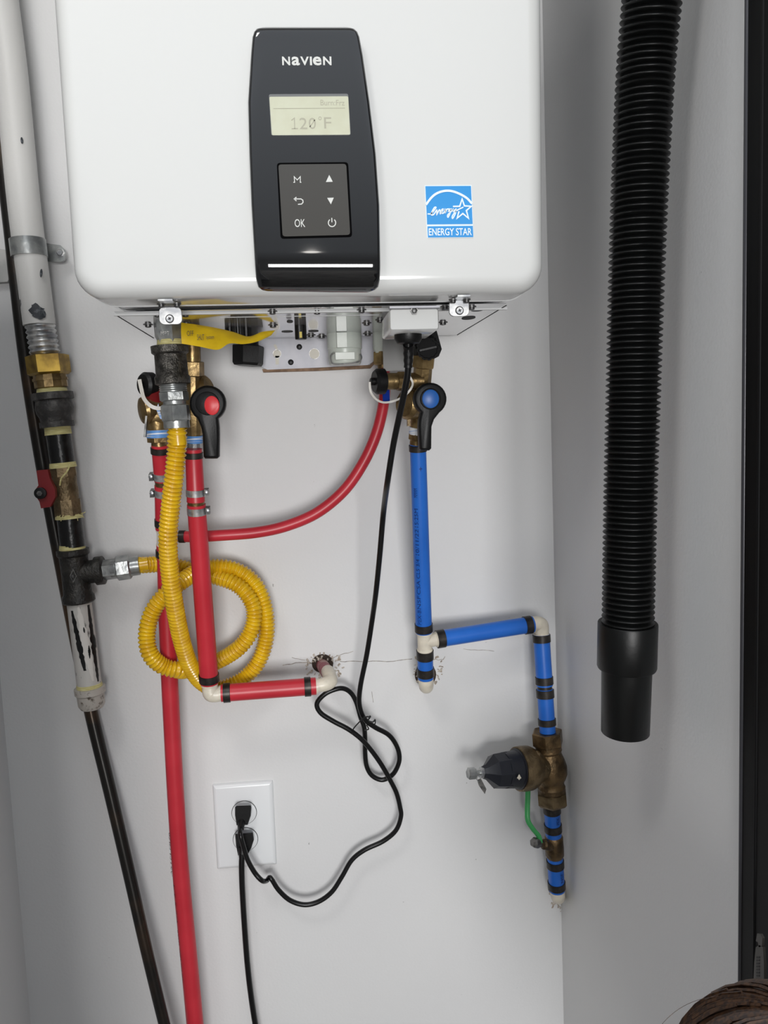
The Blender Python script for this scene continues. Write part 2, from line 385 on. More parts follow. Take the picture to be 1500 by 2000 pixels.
MB().box(((HX0+HX1)/2, yh, HZ-.0008), (HW-.024, .0035, .0026)).build('hem_strip', mat('hem_white', (206, 207, 207), .6, spec=.2), wh)
# vent slots seen on the underside
for x, y, a_, b_ in ((932, 601, 12, 2.6), (915, 617, 13, 3.2), (561, 644, 11, 1.6), (612, 643, 10, 1.6), (566, 624, 6, 2.4)):
    P = undr(x, y)+Vector((0, 0, -.0028)); kx = a_*scl(P)
    ky = abs((undr(x, y+b_)-undr(x, y-b_)).y)/2
    MB().prism([P+Vector((kx*math.cos(t), ky*math.sin(t), 0)) for t in [2*PI*k/16 for k in range(16)]], (0, 0, .0005)).build('slot', MT['groove'], wh)
# sheet metal screws on the underside
for x, y in ((289, 632), (307, 611), (362, 611), (364, 630), (532, 606), (533, 633), (619, 606), (706, 603), (716, 629), (718, 650), (628, 655), (607, 653), (742, 623), (869, 597), (865, 628), (921, 597)):
    P = undr(x, y-2)+Vector((0, 0, -.002)); r = 7.6*scl(P)
    s_ = MB().lathe(P, Vector((0, 0, -1)), [(0, r*1.25), (.0008, r*1.25), (.0008, r*.8), (.0030, r*.8), (.0036, r*.5)], 12).build('screw', MT['steeldk'], wh)
# latch brackets
for (x0, x1, yt, yb, sx, sy_, yplate) in ((310, 355, 608, 634, 332, 623, 588), (877, 916, 594, 618, 897, 607, 576)):
    s_ = .338; A = at(x0, yt, s_); B = at(x1, yt, s_); Cb = at((x0+x1)/2, yb, s_); c = (A+B)/2; h = c.z-Cb.z; wd = (B-A).length
    mb = MB(); cz = Vector((c.x, -s_, c.z-h/2+.002)); mb.rrect(cz, vx, vz, vyb, wd, h+.004, .005, [(0, -.0016), (0, 0), (.0004, .0004)], 5)
    zt = cz.z+h/2
    mb.box((c.x, -(s_+.010), HZ-.0012), (wd*.62, .030, .0016))
    br = mb.build('latch_bracket', MT['steel'], wh)
    P = at(sx, sy_, s_+.0005); r = 8.5*scl(P)
    MB().lathe(P, vyb, [(0, r), (.0014, r), (.0026, r*.72)], 18).build('latch_screw', MT['steel'], br)
    k = scl(P); mb = MB(); mb.box(P+vyb*.0027, (7*k, .0003, 1.8*k), (vx+vz*.4).normalized(), vyb, (vz-vx*.4).normalized()); mb.box(P+vyb*.0027, (1.8*k, .0003, 7*k), (vx+vz*.4).normalized(), vyb, (vz-vx*.4).normalized())
    mb.build('cross_slot', MT['groove'], br)
    for dx in (-.45, .45):
        Q = Vector((c.x+dx*wd*.75, -(s_+.004), HZ-.001))
        MB().lathe(Q, Vector((0, 0, -1)), [(0, .0042), (.0012, .0042), (.0012, .0028), (.0034, .0028), (.004, .002)], 12).build('bracket_bolt', MT['steeldk'], br)
# -- control panel, a raised black blade that bends under at the bottom
tabL = [(53, 512), (56, 501), (62, 496), (72, 493), (110, 490), (200, 484.5), (300, 487), (400, 491), (520, 498), (545, 500), (560, 504), (569, 512), (573, 524)]
tabR = [(53, 682), (56, 692), (62, 698), (72, 702), (110, 709), (200, 722), (300, 734), (400, 741), (520, 743), (545, 742), (560, 739), (567, 732), (571, 722)]
SP = .3875
def interp(tab, y):
    for i in range(len(tab)-1):
        if y <= tab[i+1][0]:
            t = (y-tab[i][0])/(tab[i+1][0]-tab[i][0]); return tab[i][1]+(tab[i+1][1]-tab[i][1])*t
    return tab[-1][1]
def panel_s(y):                                  # face depth at image row y
    if y < 520: return SP
    t = min(1, (y-520)/52); return SP-.004*t-(1-math.cos(t*PI/2))*.014
ys_ = [53, 56, 62, 72, 90, 110, 150, 200, 250, 300, 350, 400, 450, 490, 515, 525, 532, 538, 545, 552, 560, 566, 571]
rings = []
for y in ys_:
    l, r_ = interp(tabL, y), interp(tabR, y); row = []
    yy = y; edge = .0028 if y not in (53, 571) else .004
    s0 = panel_s(y)-(.003 if y in (53, 571) else (.0009 if y in (56, 566) else 0))
    U = [0, .012, .04, .12, .3, .5, .7, .82, .9, .95, .975, .99, 1]
    for u in U:
        dep = s0-(edge if u in (0, 1) else (.0010 if u in (.012, .99) else (.00025 if u in (.04, .975) else 0)))
        row.append(at(l+(r_-l)*u, y, dep))
    back = [Vector((p.x, -.356, p.z)) for p in row[::-1]]
    rings.append(row+back)
cpn = MB().ringstack(rings[::-1]).build('control_panel', MT['black'], wh, sharp=60)
def pxpoly(pts, s_, th): return [at(x, y, s_) for x, y in pts], (0, th, 0)
def rquad(pts, r, n=4):
    """rounded corners on a pixel quad"""
    out = []
    for i in range(4):
        p = Vector(pts[i]); a = (Vector(pts[i-1])-p).normalized(); b = (Vector(pts[(i+1) % 4])-p).normalized()
        A, B = p+a*r, p+b*r
        for k in range(n+1):
            t = k/n; out.append(tuple(((1-t)**2*A+2*t*(1-t)*p+t*t*B)))
    return out
mb = MB(); mb.prism(*pxpoly(rquad([(525, 184), (680, 183), (685, 264), (530, 265)], 4), SP+.0004, .003)); mb.build('display_bezel', MT['lcdfr'], cpn)
mb = MB(); mb.prism(*pxpoly(rquad([(526, 189), (680, 188), (684, 263), (531, 264)], 3), SP+.0007, .002)); dsp = mb.build('display', MT['lcd'], cpn)
S2 = SP+.00085
mb = MB()
mb.ribbon([(569, 235), (575, 230.5), (575.6, 251)], 1.8, S2); mb.ribbon([(569.5, 251.3), (582, 251)], 1.8, S2)
for ch, x0, x1, y0, y1 in (('2', 585, 600, 230, 252), ('0', 603, 617, 230, 252), ('F', 633, 647, 229, 251)): mb.glyph(ch, x0, x1, y0, y1, S2)
mb.ribbon([(605, 248), (615, 234)], 1.6, S2); mb.ribbon([(625+2.6*math.cos(k*PI/5), 231+3*math.sin(k*PI/5)) for k in range(10)], 1.3, S2, closed=True)
mb.ribbon([(534, 212), (674, 211)], 1.2, S2); mb.glyph('Burn:Frz', 626, 673, 195, 206, S2)
mb.build('display_digits', MT['lcdink'], cpn)
mb = MB(); mb.prism(*pxpoly(rquad([(540.5, 318), (680, 316.5), (688, 463), (548, 466.5)], 7), SP+.0003, .003)); mb.build('pad_groove', mat('pad_gap', (3, 3, 4), .8, spec=.05), cpn)
mb = MB(); mb.prism(*pxpoly(rquad([(543.6, 321.2), (676.2, 320), (684, 458.6), (552, 462)], 6), SP+.0009, .003)); mb.build('button_pad', MT['pad'], cpn)
S3 = SP+.0011
for ch, x0, x1, y0, y1 in (('N', 551, 566.5, 110.5, 127.5), ('a', 569.5, 585.5, 110.5, 127.8), ('V', 586.5, 603.5, 110.5, 127.5), ('I', 605.3, 609.3, 110.5, 127.5), ('e', 611, 628, 110.3, 127.8), ('N', 631, 647.3, 110.3, 127.3)):
    MB().glyph(ch, x0, x1, y0, y1, SP+.0004, .028 if ch != 'I' else 0).build('logo_letter', MT['ink'], cpn)
def sym(f_): m_ = MB(); f_(m_); m_.build('button_symbol', MT['ink'], cpn)
sym(lambda m_: m_.ribbon([(573, 356), (575.5, 356), (574.5, 345), (580.5, 351.5), (586.5, 345), (586.5, 356), (588.5, 356)], 1.6, S3))
sym(lambda m_: m_.glyph('OK', 575.5, 596, 428, 443.5, S3))
sym(lambda m_: m_.prism([at(643, 341.5, S3), at(650, 355, S3), at(636.5, 355.5, S3)][::-1], (0, .0003, 0)))
sym(lambda m_: m_.prism([at(639, 386.5, S3), at(652, 386, S3), at(646.3, 399, S3)][::-1], (0, .0003, 0)))
sym(lambda m_: (m_.ribbon([(579, 385), (574.5, 388.5), (579, 392.5)], 1.7, S3), m_.ribbon([(575, 388.5), (588, 388.5), (591.5, 391), (592, 395), (589, 398.5), (582, 399)], 1.8, S3)))
sym(lambda m_: (m_.ribbon([(648.5+7.2*math.sin(t), 435-7.6*math.cos(t)) for t in [.65+(2*PI-1.3)*k/14 for k in range(15)]], 1.8, S3), m_.ribbon([(648, 425.5), (648.3, 434)], 1.8, S3)))
# -- efficiency sticker
S4 = HF+.0002
st = MB().prism(*pxpoly([(829.5, 362), (921, 361.5), (925, 464), (834.5, 465)], S4+.0003, .0004)).build('efficiency_sticker', MT['white_st'], wh)
S4 += .0006
MB().prism(*pxpoly([(830.8, 363.5), (919.8, 363), (923.2, 437.5), (834.3, 438.3)], S4, .0002)).build('sticker_field', MT['blue_st'], st)
MB().prism(*pxpoly([(834.8, 442), (923.5, 441), (924.5, 463), (835.8, 463.8)], S4, .0002)).build('sticker_band', MT['blue_st'], st)
S4 += .0004; c_ = lambda x, y: (800+x/9.375, 340+y/9.375)
mb = MB()
arc = [(302, 560), (340, 505), (400, 430), (470, 370), (550, 330), (640, 308), (720, 305), (800, 318), (890, 350), (980, 395), (1060, 450), (1142, 540)]
mb.ribbon([c_(p.x, p.y) for p in spline([Vector((x, y, 0)) for x, y in arc], 4)], 4.2, S4)
star = [(795, 592), (918, 590), (962, 458), (1004, 582), (1130, 590), (1040, 668), (1078, 808), (975, 722), (872, 806), (905, 680)]
mb.ribbon([c_(*p) for p in star], 2.8, S4)
wr_ = [(330, 728), (395, 725), (450, 660), (485, 612), (455, 612), (410, 690), (400, 745), (440, 740), (480, 680), (500, 660), (498, 738), (540, 660), (560, 665), (562, 725), (600, 680), (615, 640), (588, 655), (590, 715), (630, 705), (650, 648), (655, 700), (680, 645), (700, 640), (735, 640), (710, 680), (745, 670), (760, 640), (740, 720), (705, 790), (700, 745), (780, 670), (800, 640), (805, 685), (850, 640), (840, 720), (790, 812), (785, 765), (860, 670), (985, 605)]
mb.ribbon([c_(p.x, p.y) for p in spline([Vector((x, y, 0)) for x, y in wr_], 4)], 2.3, S4)
mb.glyph('ENERGY STAR', 837.6, 921.5, 445.6, 459.8, S4, .012)
mb.build('sticker_print', MT['white_st'], st)
# -- black knurled knob, small marked knob
def knob(x, yc, yb, wpx, nk, nm, depth_k=.93):
    P = undr(x, yc)+Vector((0, 0, -.002)); r = wpx/2*scl(P); B = CAM+ray(x, yb)*((P.y-(-D))/ray(x, yb).y); L = P.z-B.z
    n = nk*4; rings = []
    for t, q in ((0, 1), (.9, 1), (1, .93)):
        rings.append([P+Vector((0, 0, -L*t))+Vector((math.cos(2*PI*k/n), math.sin(2*PI*k/n), 0))*r*q*(1 if k % 4 in (0, 1) else depth_k) for k in range(n)])
    return MB().ringstack(rings[::-1]).build(nm, MT['plastic'], wh, sharp=25), P, L, r
knob(465, 637, 661, 51, 16, 'drain_knob'); kb, P, L, r = knob(586.5, 632, 663, 23, 9, 'valve_knob')
MB().box(P+Vector((0, -r-.0002, -L*.72)), (.0030, .0008, L*.42)).build('knob_mark', mat('knob_yellow', (196, 176, 66), .5), kb)
# -- condensate trap with wire bail
mb = MB(); cl = Col((672, 646, .062), (674, 712, .062))
cl.prof(mb, [(646, 64), (650, 68), (681, 68), (683, 64), (706, 64), (712, 60)], 28); trap = mb.build('condensate_trap', MT['clear'], wh)
P = at(674, 695, .062+.0245); MB().rrect(P, vx, vz, vyb, .026, .010, .001, [(0, -.006), (0, 0), (.0006, .0006)]).build('trap_label_panel', MT['clear'], trap)
MB().rrect(at(668, 664, .062+.0245), vx, vz, vyb, .014, .020, .001, [(0, -.006), (0, .001), (.0006, .0016)]).build('trap_rib', MT['clear'], trap)
MB().tube(spline([at(653, 688, .082), at(647, 694, .088), at(647, 704, .092), at(653, 711, .093), at(680, 710, .095), at(701, 706, .093), at(706, 699, .09), at(704, 692, .085)], 6), .0011, 8).build('wire_bail', MT['steel'], trap)
mb = MB(); c2 = Col((747, 645, .068), (748, 712, .068)); c2.prof(mb, [(645, 38), (682, 38), (686, 34), (690, 34)], 24); mb.build('outlet_collar', MT['clear'], wh)
mb = MB(); c2.prof(mb, [(687, 34), (688, 38), (711, 38), (713, 34)], 6, .3); c2.prof(mb, [(712, 22), (732, 20)], 16); mb.build('brass_nut', MT['brass'], wh, sharp=25)
# -- black hex cap by the tag
mb = MB(); c3 = Col((486, 650, .05), (484, 716, .05)); c3.prof(mb, [(650, 36), (676, 40)], 20); c3.prof(mb, [(675, 60), (677, 62), (709, 60), (714, 54)], 6, .25); mb.build('hex_cap', MT['plastic'], wh, sharp=25)
# -- junction box with grommet
s_ = .334; A = at(760, 603, s_); B = at(857, 602, s_); Cc = at(808, 645, s_); c = Vector(((A.x+B.x)/2, -.297, (A.z+Cc.z)/2)); wd = B.x-A.x; h = A.z-Cc.z
jb = MB().rrect(c, vx, vz, vyb, wd, h, .003, [(0, -.040), (0, .035), (.0012, .037)], 4).build('junction_box', MT['white'], wh)
P = at(809, 607, s_+.0006); MB().lathe(P, vyb, [(-.001, .0042), (.001, .0042), (.001, .003), (.003, .003), (.0035, .002)], 6).build('box_screw', MT['steeldk'], jb)
MB().box(Vector((c.x, -.3345, A.z+.0006)), (wd, .010, .0018)).build('box_lip', MT['plate'], jb)
MB().box(Vector((c.x+.004, -.12, (HZ+at(790, 724, .12).z)/2)), (.030, .003, HZ-at(790, 724, .12).z)).build('cable_shield', mat('shield_grey', (112, 112, 110), .4), wh)
bz = c.z-h/2; G = Vector((at(796, 650, .295).x, -.298, bz))
MB().lathe(G, Vector((0, 0, -1)), [(-.001, .0145), (.005, .0145), (.009, .012), (.010, .007)], 24).build('cord_grommet', MT['plastic'], jb)
# -- black screw-on filter cap
P = at(836, 681, .225); n = 96; k = scl(P); r = 23*k; matte = mat('matte_black_plastic', (9, 9, 10), .7, spec=.2)
ax = Vector((-.16, -1, -.22)).normalized(); a_, b_ = mb.frame(ax)
mb = MB(); mb.ringstack([[P+ax*t+(a_*math.cos(2*PI*j/n)+b_*math.sin(2*PI*j/n))*r*q*(1 if (j % 8) < 5 else .93) for j in range(n)] for t, q in ((-.022, 1), (0, 1), (.002, .95), (.002, .82), (-.001, .8), (-.001, .05))])
fc = mb.build('filter_cap', matte, wh, sharp=25)
MB().box(P+ax*.0006, (r*1.5, .002, .002), (vx+vz*.2).normalized()).build('cap_grip', MT['plastic'], fc)
MB().prism([at(x, y, .200) for x, y in ((800, 640), (853, 646), (863, 682), (857, 696), (842, 690), (815, 690))][::-1], (0, .03, 0)).build('filter_housing', matte, fc)

# ---------------------------------------------------------------- wall bracket under the heater
br = MB().prism(*pxpoly([(505, 640), (733, 640), (733, 700), (727, 708), (718, 713), (620, 718), (522, 722), (503, 713)][::-1], .010, .004)).build('mounting_bracket', MT['plate'])
tag(br, 'white sheet metal mounting bracket on the wall below the heater', 'bracket')
mb = MB(); mb.prism(*pxpoly([(512, 721), (620, 718.5), (722, 713), (736, 700), (736, 706), (724, 719), (620, 724), (514, 727)][::-1], .009, .0085)); mb.build('board_edge', MT['board'], br)
hw = mat('hole_wall', (216, 212, 200), .7)
circ = lambda cx, cy_, rx, ry: [(cx+rx*math.cos(t), cy_+ry*math.sin(t)) for t in [2*PI*k/20 for k in range(20)]]
for cx, rr_ in ((541, 8), (614, 10)):
    MB().ribbon(circ(cx, 691, rr_, rr_+.3), .9, .0104, .0003, True).build('hole_rim', MT['steeldk'], br)
    MB().prism([at(*q_, .0103) for q_ in circ(cx, 691, rr_-.5, rr_)][::-1], (0, .0003, 0)).build('punched_hole', hw, br)
MB().prism([at(x, y, .0103) for x, y in ((537.5, 695), (545.5, 695), (544.5, 712), (538.5, 712))][::-1], (0, .0003, 0)).build('punched_slot', hw, br)
MB().prism([at(x, y, .0103) for x, y in ((534, 674), (538, 672), (541, 676), (543, 684), (539, 684))][::-1], (0, .0003, 0)).build('punched_slot', hw, br)
for x, y in ((584.5, 677.5), (568, 707.5)):
    P = at(x, y, .010); MB().lathe(P, vyb, [(0, 5.6*scl(P)), (.001, 5.4*scl(P)), (.0018, 3*scl(P))], 16).build('rubber_plug', MT['plastic'], br)

# ---------------------------------------------------------------- yellow warning tag
top = [(354, 630, .215), (385, 634, .205), (420, 640, .20), (455, 648, .19), (485, 657, .18), (512, 648, .165), (538, 645, .15)]
bot = [(355, 671, .225), (390, 677, .228), (425, 683, .23), (448, 671, .215), (475, 672, .20), (503, 667, .18), (530, 655, .155)]
T = spline([at(*p) for p in top], 6); Bq = spline([at(*p) for p in bot], 6)
mb = MB(); rows = []
for i in range(len(T)):
    row = [T[i].lerp(Bq[i], k/6)+Vector((0, -.003*math.sin(k/6*PI), 0)) for k in range(7)]
    rows.append(row+[p+Vector((0, .0005, 0)) for p in row[::-1]])
mb.ringstack(rows); tg = mb.build('warning_tag', MT['paper']); tag(tg, 'curled yellow paper warning tag hanging under the heater beside the gas inlet', 'tag')
mb = MB()
for x0, x1, y0, y1, tx in ((365, 378, 646, 656, 'OFF'), (385, 399, 653, 664, 'SHUT'), (403, 418, 656, 664, 'system')):
    mb.glyph(tx, x0, x1, y0, y1, .2335)
mb.build('tag_print', MT['paperink'], tg)

# ---------------------------------------------------------------- gas riser at the left
gp = thing('gas_riser', 'painted and black iron gas pipe riser with drip leg on the left wall side', 'gas pipe', at(120, 900, .05))
SG = .055
Pp = spline([at(*p) for p in ((-30, -260, SG), (-12, -130, SG), (3, 0, SG), (20, 130, SG), (33, 260, SG), (47, 400, SG), (62, 520, SG), (77, 635, SG))], 8)
MB().tube(Pp, 31.5*scl(Pp[10]), 24).build('painted_jacket', MT['paint_up'], gp)
P2 = [at(77, 628, SG), at(89, 698, SG)]; mb = MB(); corrugated(mb, P2, 25*scl(P2[0]), 28.5*scl(P2[0]), 9.6*scl(P2[0]), 24, 8); mb.build('corrugated_steel', MT['steel'], gp)
g1 = Col((91, 690, SG), (126, 930, SG))
mb = MB(); g1.prof(mb, [(692, 62), (695, 80), (728, 80), (732, 70)], 6, .22); mb.build('brass_nut', MT['brassgold'], gp, sharp=25)
mb = MB(); g1.prof(mb, [(731, 62), (756, 62), (758, 56)], 12, .1); g1.prof(mb, [(738, 66), (743, 66)], 12, .1); mb.build('brass_collar', MT['brass'], gp, sharp=20)
mb = MB(); g1.prof(mb, [(755, 54), (768, 58)], 24); mb.build('thread_tape', MT['tapey'], gp)
mb = MB(); g1.prof(mb, [(766, 60), (766, 76), (779, 76), (781, 66), (796, 72), (806, 68), (814, 60), (822, 58), (822, 64), (833, 64), (833, 50)], 28); mb.build('pipe_union', MT['union'], gp)
mb = MB(); g1.prof(mb, [(832, 48), (848, 50)], 24); mb.build('thread_tape', MT['tapey'], gp)
mb = MB(); g1.prof(mb, [(846, 46), (906, 46)], 24); mb.build('black_nipple', MT['blkpipe'], gp)
mb = MB(); g1.prof(mb, [(903, 48), (913, 51)], 24); mb.build('thread_tape', MT['tapey'], gp)
g2 = Col((122, 905, SG), (140, 1050, SG))
mb = MB(); g2.prof(mb, [(911, 50), (930, 50)], 8, .2); g2.prof(mb, [(930, 47), (945, 44), (958, 47), (975, 46)], 24); g2.prof(mb, [(975, 52), (1006, 53)], 8, .2)
bv = mb.build('gas_valve_body', MT['bronze'], gp, sharp=25)
A = g2.p(956); MB().lathe(A+Vector((-.008, 0, 0)), Vector((-1, -.25, 0)), [(0, .012), (.014, .011), (.020, .008)], 16).build('valve_bonnet', MT['bronze'], gp)
hd = MB().prism([at(x, y, SG+.028) for x, y in ((71, 919), (93, 917), (97, 935), (107, 955), (108, 970), (98, 990), (80, 993), (77, 980), (69, 968), (70, 955), (75, 948))][::-1], (0, .008, 0)).build('red_valve_handle', MT['redh'], gp)
P = at(80, 963, SG+.029); mb = MB(); mb.lathe(P, vyb, [(0, .0075), (.004, .0075), (.0045, .006)], 20); mb.build('handle_boss', MT['plastic'], hd)
MB().lathe(P+vyb*.0045, vyb, [(0, .0035), (.002, .0035)], 6).build('handle_nut', MT['steeldk'], hd)
mb = MB(); g2.prof(mb, [(1004, 50), (1012, 52)], 24); mb.build('thread_tape', MT['tapey'], gp)
for x0, y0, dx, dy in ((118, 1006, -3, 9), (124, 1006, -5, 12), (156, 1005, 8, 6), (158, 1003, 9, -3), (150, 1008, 2, 9)): MB().tube([at(x0, y0, SG+.018), at(x0+dx*.6, y0+dy*.4, SG+.02), at(x0+dx, y0+dy, SG+.018)], .0005, 5).build('tape_thread', MT['tapey'], gp)
MB().tube(spline([at(137, 908, SG+.018), at(130, 922, SG+.021), at(120, 934, SG+.02), at(117, 948, SG+.018)], 5), .0011, 6).build('loose_tape', MT['tapey'], gp)
mb = MB(); g2.prof(mb, [(1009, 46), (1068, 47)], 24); mb.build('black_nipple', MT['blkpipe'], gp)
g3 = Col((140, 1060, SG), (176, 1350, SG))
mb = MB(); g3.prof(mb, [(1063, 46), (1074, 50)], 24); mb.build('thread_tape', MT['tapey'], gp)
mb = MB(); g3.prof(mb, [(1072, 56), (1073, 61), (1082, 61), (1086, 54), (1120, 52), (1158, 54), (1162, 60), (1172, 62), (1175, 56)], 28)
tb = Col((150, 1120, SG), (206, 1113, SG), True); tb.prof(mb, [(150, 44), (186, 46), (188, 56), (202, 56), (204, 48)], 28)
te = mb.build('iron_tee', MT['dkiron'], gp)
q = [(143, 1112), (149, 1125), (143, 1137), (137, 1125)]; mb = MB(); mb.ribbon(q, 1.6, SG+.0205, .002, True); mb.lathe(at(143, 1125, SG+.0185), vyb, [(0, .002), (.002, .002)], 10); mb.build('cast_diamond', MT['steeldk'], te)
mb = MB(); tb.prof(mb, [(202, 46), (203, 40), (226, 40), (228, 34)], 6, .5); tb.prof(mb, [(218, 37), (234, 38)], 20); mb.build('steel_bushing', MT['zinc'], gp, sharp=25)
mb = MB(); g3.prof(mb, [(1172, 46), (1340, 46)], 28); mb.build('drip_leg', MT['paint_drip'], gp)
def patch(par, P, d, r, out, m, nm, th=.0004):
    a, b = MB().frame(d); ring = []
    for q in (-.0006, th):
        ring.append([P+d*t+(a*math.cos(g)+b*math.sin(g))*(r+q) for g, t in out])
    cen = [sum(k_, Vector())/len(k_) for k_ in ring]
    m_ = MB(); n = len(out); gm = sum(g for g, t in out)/n
    rows = [ring[1]]
    for f_ in (.66, .33, .02):
        rows.append([P+d*(tm+(t-tm)*f_)+(a*math.cos(gm+(g-gm)*f_)+b*math.sin(gm+(g-gm)*f_))*(r+th) for (g, t) in out for tm in (sum(t_ for g_, t_ in out)/n,)])
    m_.ringstack([ring[0]]+rows); return m_.build(nm, m, par, sharp=60)
dl = g3.p(1176); dr = 23*scl(dl); L_ = (g3.p(1334)-dl).length
random.seed(4)
def jag(c0, c1, w0, w1, n=12):
    L1 = []; R1 = []
    for i in range(n+1):
        t = i/n; c = c0+(c1-c0)*t; w_ = (w0+(w1-w0)*math.sin(PI*t))*random.uniform(.75, 1.2)
        L1.append((c-w_, t)); R1.append((c+w_*random.uniform(.8, 1.1), t))
    return L1, R1
def strip(par, c0, c1, w0, w1, t0, t1, m, nm, th):
    L1, R1 = jag(c0, c1, w0, w1, 26); a, b = MB().frame(g3.d); m_ = MB(); rows = []
    for (g0, t), (g1, _) in zip(L1, R1):
        P = dl+g3.d*L_*(t0+(t1-t0)*t); row = []
        for k in range(7): g = g0+(g1-g0)*k/6; row.append(P+(a*math.cos(g)+b*math.sin(g))*(dr+th))
        for k in range(6, -1, -1): g = g0+(g1-g0)*k/6; row.append(P+(a*math.cos(g)+b*math.sin(g))*(dr-.0005))
        rows.append(row)
    m_.ringstack(rows); return m_.build(nm, m, par, sharp=50)
strip(gp, -.20, -.62, .10, .30, .02, .94, MT['flakew'], 'peeling_paint', .0010)
strip(gp, -1.05, -1.1, .10, .22, .02, .97, MT['blkpipe'], 'bare_streak', .0005)
strip(gp, .38, -.10, .10, .22, .06, .80, MT['blkpipe'], 'bare_streak', .0005)
strip(gp, -.62, -.58, .02, .09, .50, .66, MT['blkpipe'], 'bare_streak', .0014)
strip(gp, -.40, -.42, .02, .07, .27, .34, MT['blkpipe'], 'bare_streak', .0014)
Pj = at(75, 614, SG); dj = (at(77, 635, SG)-at(62, 520, SG)).normalized(); kj = scl(Pj); random.seed(9)
patch(gp, Pj, dj, 31.5*kj, [(-.28+.50*math.cos(t)*random.uniform(.7, 1.15), (15-4*math.sin(t*2))*kj*math.sin(t)*random.uniform(.8, 1.1)) for t in [2*PI*k/22 for k in range(22)]], MT['bare'], 'bare_patch')
patch(gp, at(76, 540, SG)+dj*0, dj, 31.5*kj, [(-.45+.09*math.cos(t), (7*math.sin(t)+4*math.cos(t))*kj) for t in [2*PI*k/10 for k in range(10)]], MT['bare'], 'bare_patch')
dk = (at(33, 260, SG)-at(20, 130, SG)).normalized(); patch(gp, at(37, 285, SG), dk, 31.5*kj, [(-.5+.07*math.cos(t), 6*math.sin(t)*kj) for t in [2*PI*k/10 for k in range(10)]], MT['bare'], 'bare_patch')
mb = MB(); g3.prof(mb, [(1334, 47), (1345, 50)], 24); mb.build('thread_tape', MT['tapey'], gp)
mb = MB(); g3.prof(mb, [(1341, 54), (1342, 58), (1353, 58), (1356, 52), (1376, 50), (1383, 42)], 28); mb.build('pipe_cap', MT['paint_cap'], gp)
# strap
ps = thing('pipe_strap', 'galvanized metal strap with a screw holding the white painted pipe', 'strap', at(55, 485, .02))
mb = MB(); c_s = Col((50, 440, SG), (60, 520, SG)); c_s.prof(mb, [(468, 63), (468, 67.5), (502, 67.5), (502, 63)], 32); bd = mb.build('strap_band', MT['zinc'], ps)
mb = MB(); mb.prism([at(x, y, .022) for x, y in ((84, 474), (118, 479), (126, 487), (129, 497), (125, 508), (118, 511), (86, 510))][::-1], (0, .004, 0)); mb.build('strap_ear', MT['zinc'], ps)
P = at(118, 494, .022); mb = MB(); mb.lathe(P, vyb, [(0, .0062), (.001, .0062), (.001, .0048), (.0035, .0048), (.0042, .0035)], 6); sc_ = mb.build('strap_screw', MT['steel'], ps, sharp=25)
mb = MB(); mb.prism([at(x, y, .012) for x, y in ((30, 505), (12, 488), (-12, 484), (-14, 552), (15, 550), (24, 524))][::-1], (0, .012, 0)); fl = mb.build('filler_patch', MT['filler']); tag(fl, 'lumpy white filler patch on the wall left of the pipe strap', 'filler')
# dark tube behind the riser
Pr = spline([at(*p) for p in ((-45, -40, 0.0125), (-15, 170, 0.0125), (5, 310, 0.0125), (22, 450, 0.0125), (34, 560, 0.0125), (51, 700, 0.0125), (74, 850, 0.0125), (101, 1000, 0.0125), (130, 1150, 0.0125), (160, 1300, 0.0135), (180, 1400, 0.024), (216, 1550, 0.042), (251, 1700, 0.06), (285, 1850, 0.078), (321, 2000, 0.085), (346, 2100, 0.088))], 8)
rr = [(.0098 if i < 70 else .0098-.0022*min(1, (i-70)/50)) for i in range(len(Pr))]
ro = MB().tube(Pr, rr, 16).build('drain_tube', MT['rod']); tag(ro, 'long dark slanting metal tube running down behind the gas pipe', 'tube')

# ---------------------------------------------------------------- gas inlet fittings and yellow connector
gi = thing('gas_inlet_fitting', 'dark iron coupling and hex nipple at the heater gas inlet', 'pipe fitting', at(333, 700, .20))
a1 = Col((327, 612, .20), (334, 680, .20)); mb = MB(); a1.prof(mb, [(612, 56), (616, 60), (655, 60), (662, 54), (668, 52), (676, 52)], 6, PI/6+.18); mb.build('hex_nipple', MT['zinc'], gi, sharp=25)
kx = scl(at(322, 655, .2)); mb = MB(); mb.glyph('MPT', 314, 331, 647, 655, .2195); mb.build('stamped_letters', MT['steeldk'], gi)
mb = MB(); a1.prof(mb, [(664, 50), (677, 54)], 20); mb.build('thread_tape', MT['tapey'], gi)
a2 = Col((331, 676, .20), (346, 838, .20)); mb = MB(); a2.prof(mb, [(675, 62), (676, 72), (689, 71), (693, 61), (732, 62), (736, 68), (749, 68), (751, 60)], 32); mb.build('iron_coupling', MT['iron'], gi)
yc = thing('gas_connector', 'yellow coated corrugated gas connector looping in a coil', 'gas connector', at(350, 1100, .1))
mb = MB(); a2.prof(mb, [(749, 52), (765, 52)], 20)
for y in (752, 756, 760): a2.prof(mb, [(y, 52), (y+1.4, 55), (y+2.8, 52)], 24)
a2.prof(mb, [(764, 48), (766, 56), (781, 56), (783, 48)], 6, .25); a2.prof(mb, [(783, 44), (791, 44)], 20); mb.build('end_adapter', MT['zinc'], yc, sharp=25)
mb = MB(); a2.prof(mb, [(789, 48), (792, 57), (820, 57), (824, 50)], 6, .05); a2.prof(mb, [(822, 50), (836, 50), (837, 34)], 28); mb.build('flare_nut', MT['zinc'], yc, sharp=25)
mb = MB(); tb2 = Col((226, 1111, SG), (272, 1104, SG-.004), True); tb2.prof(mb, [(226, 38), (229, 48), (252, 48), (256, 40)], 6, .4); tb2.prof(mb, [(255, 38), (272, 38), (273, 28)], 24); mb.build('flare_nut', MT['zinc'], yc, sharp=25)
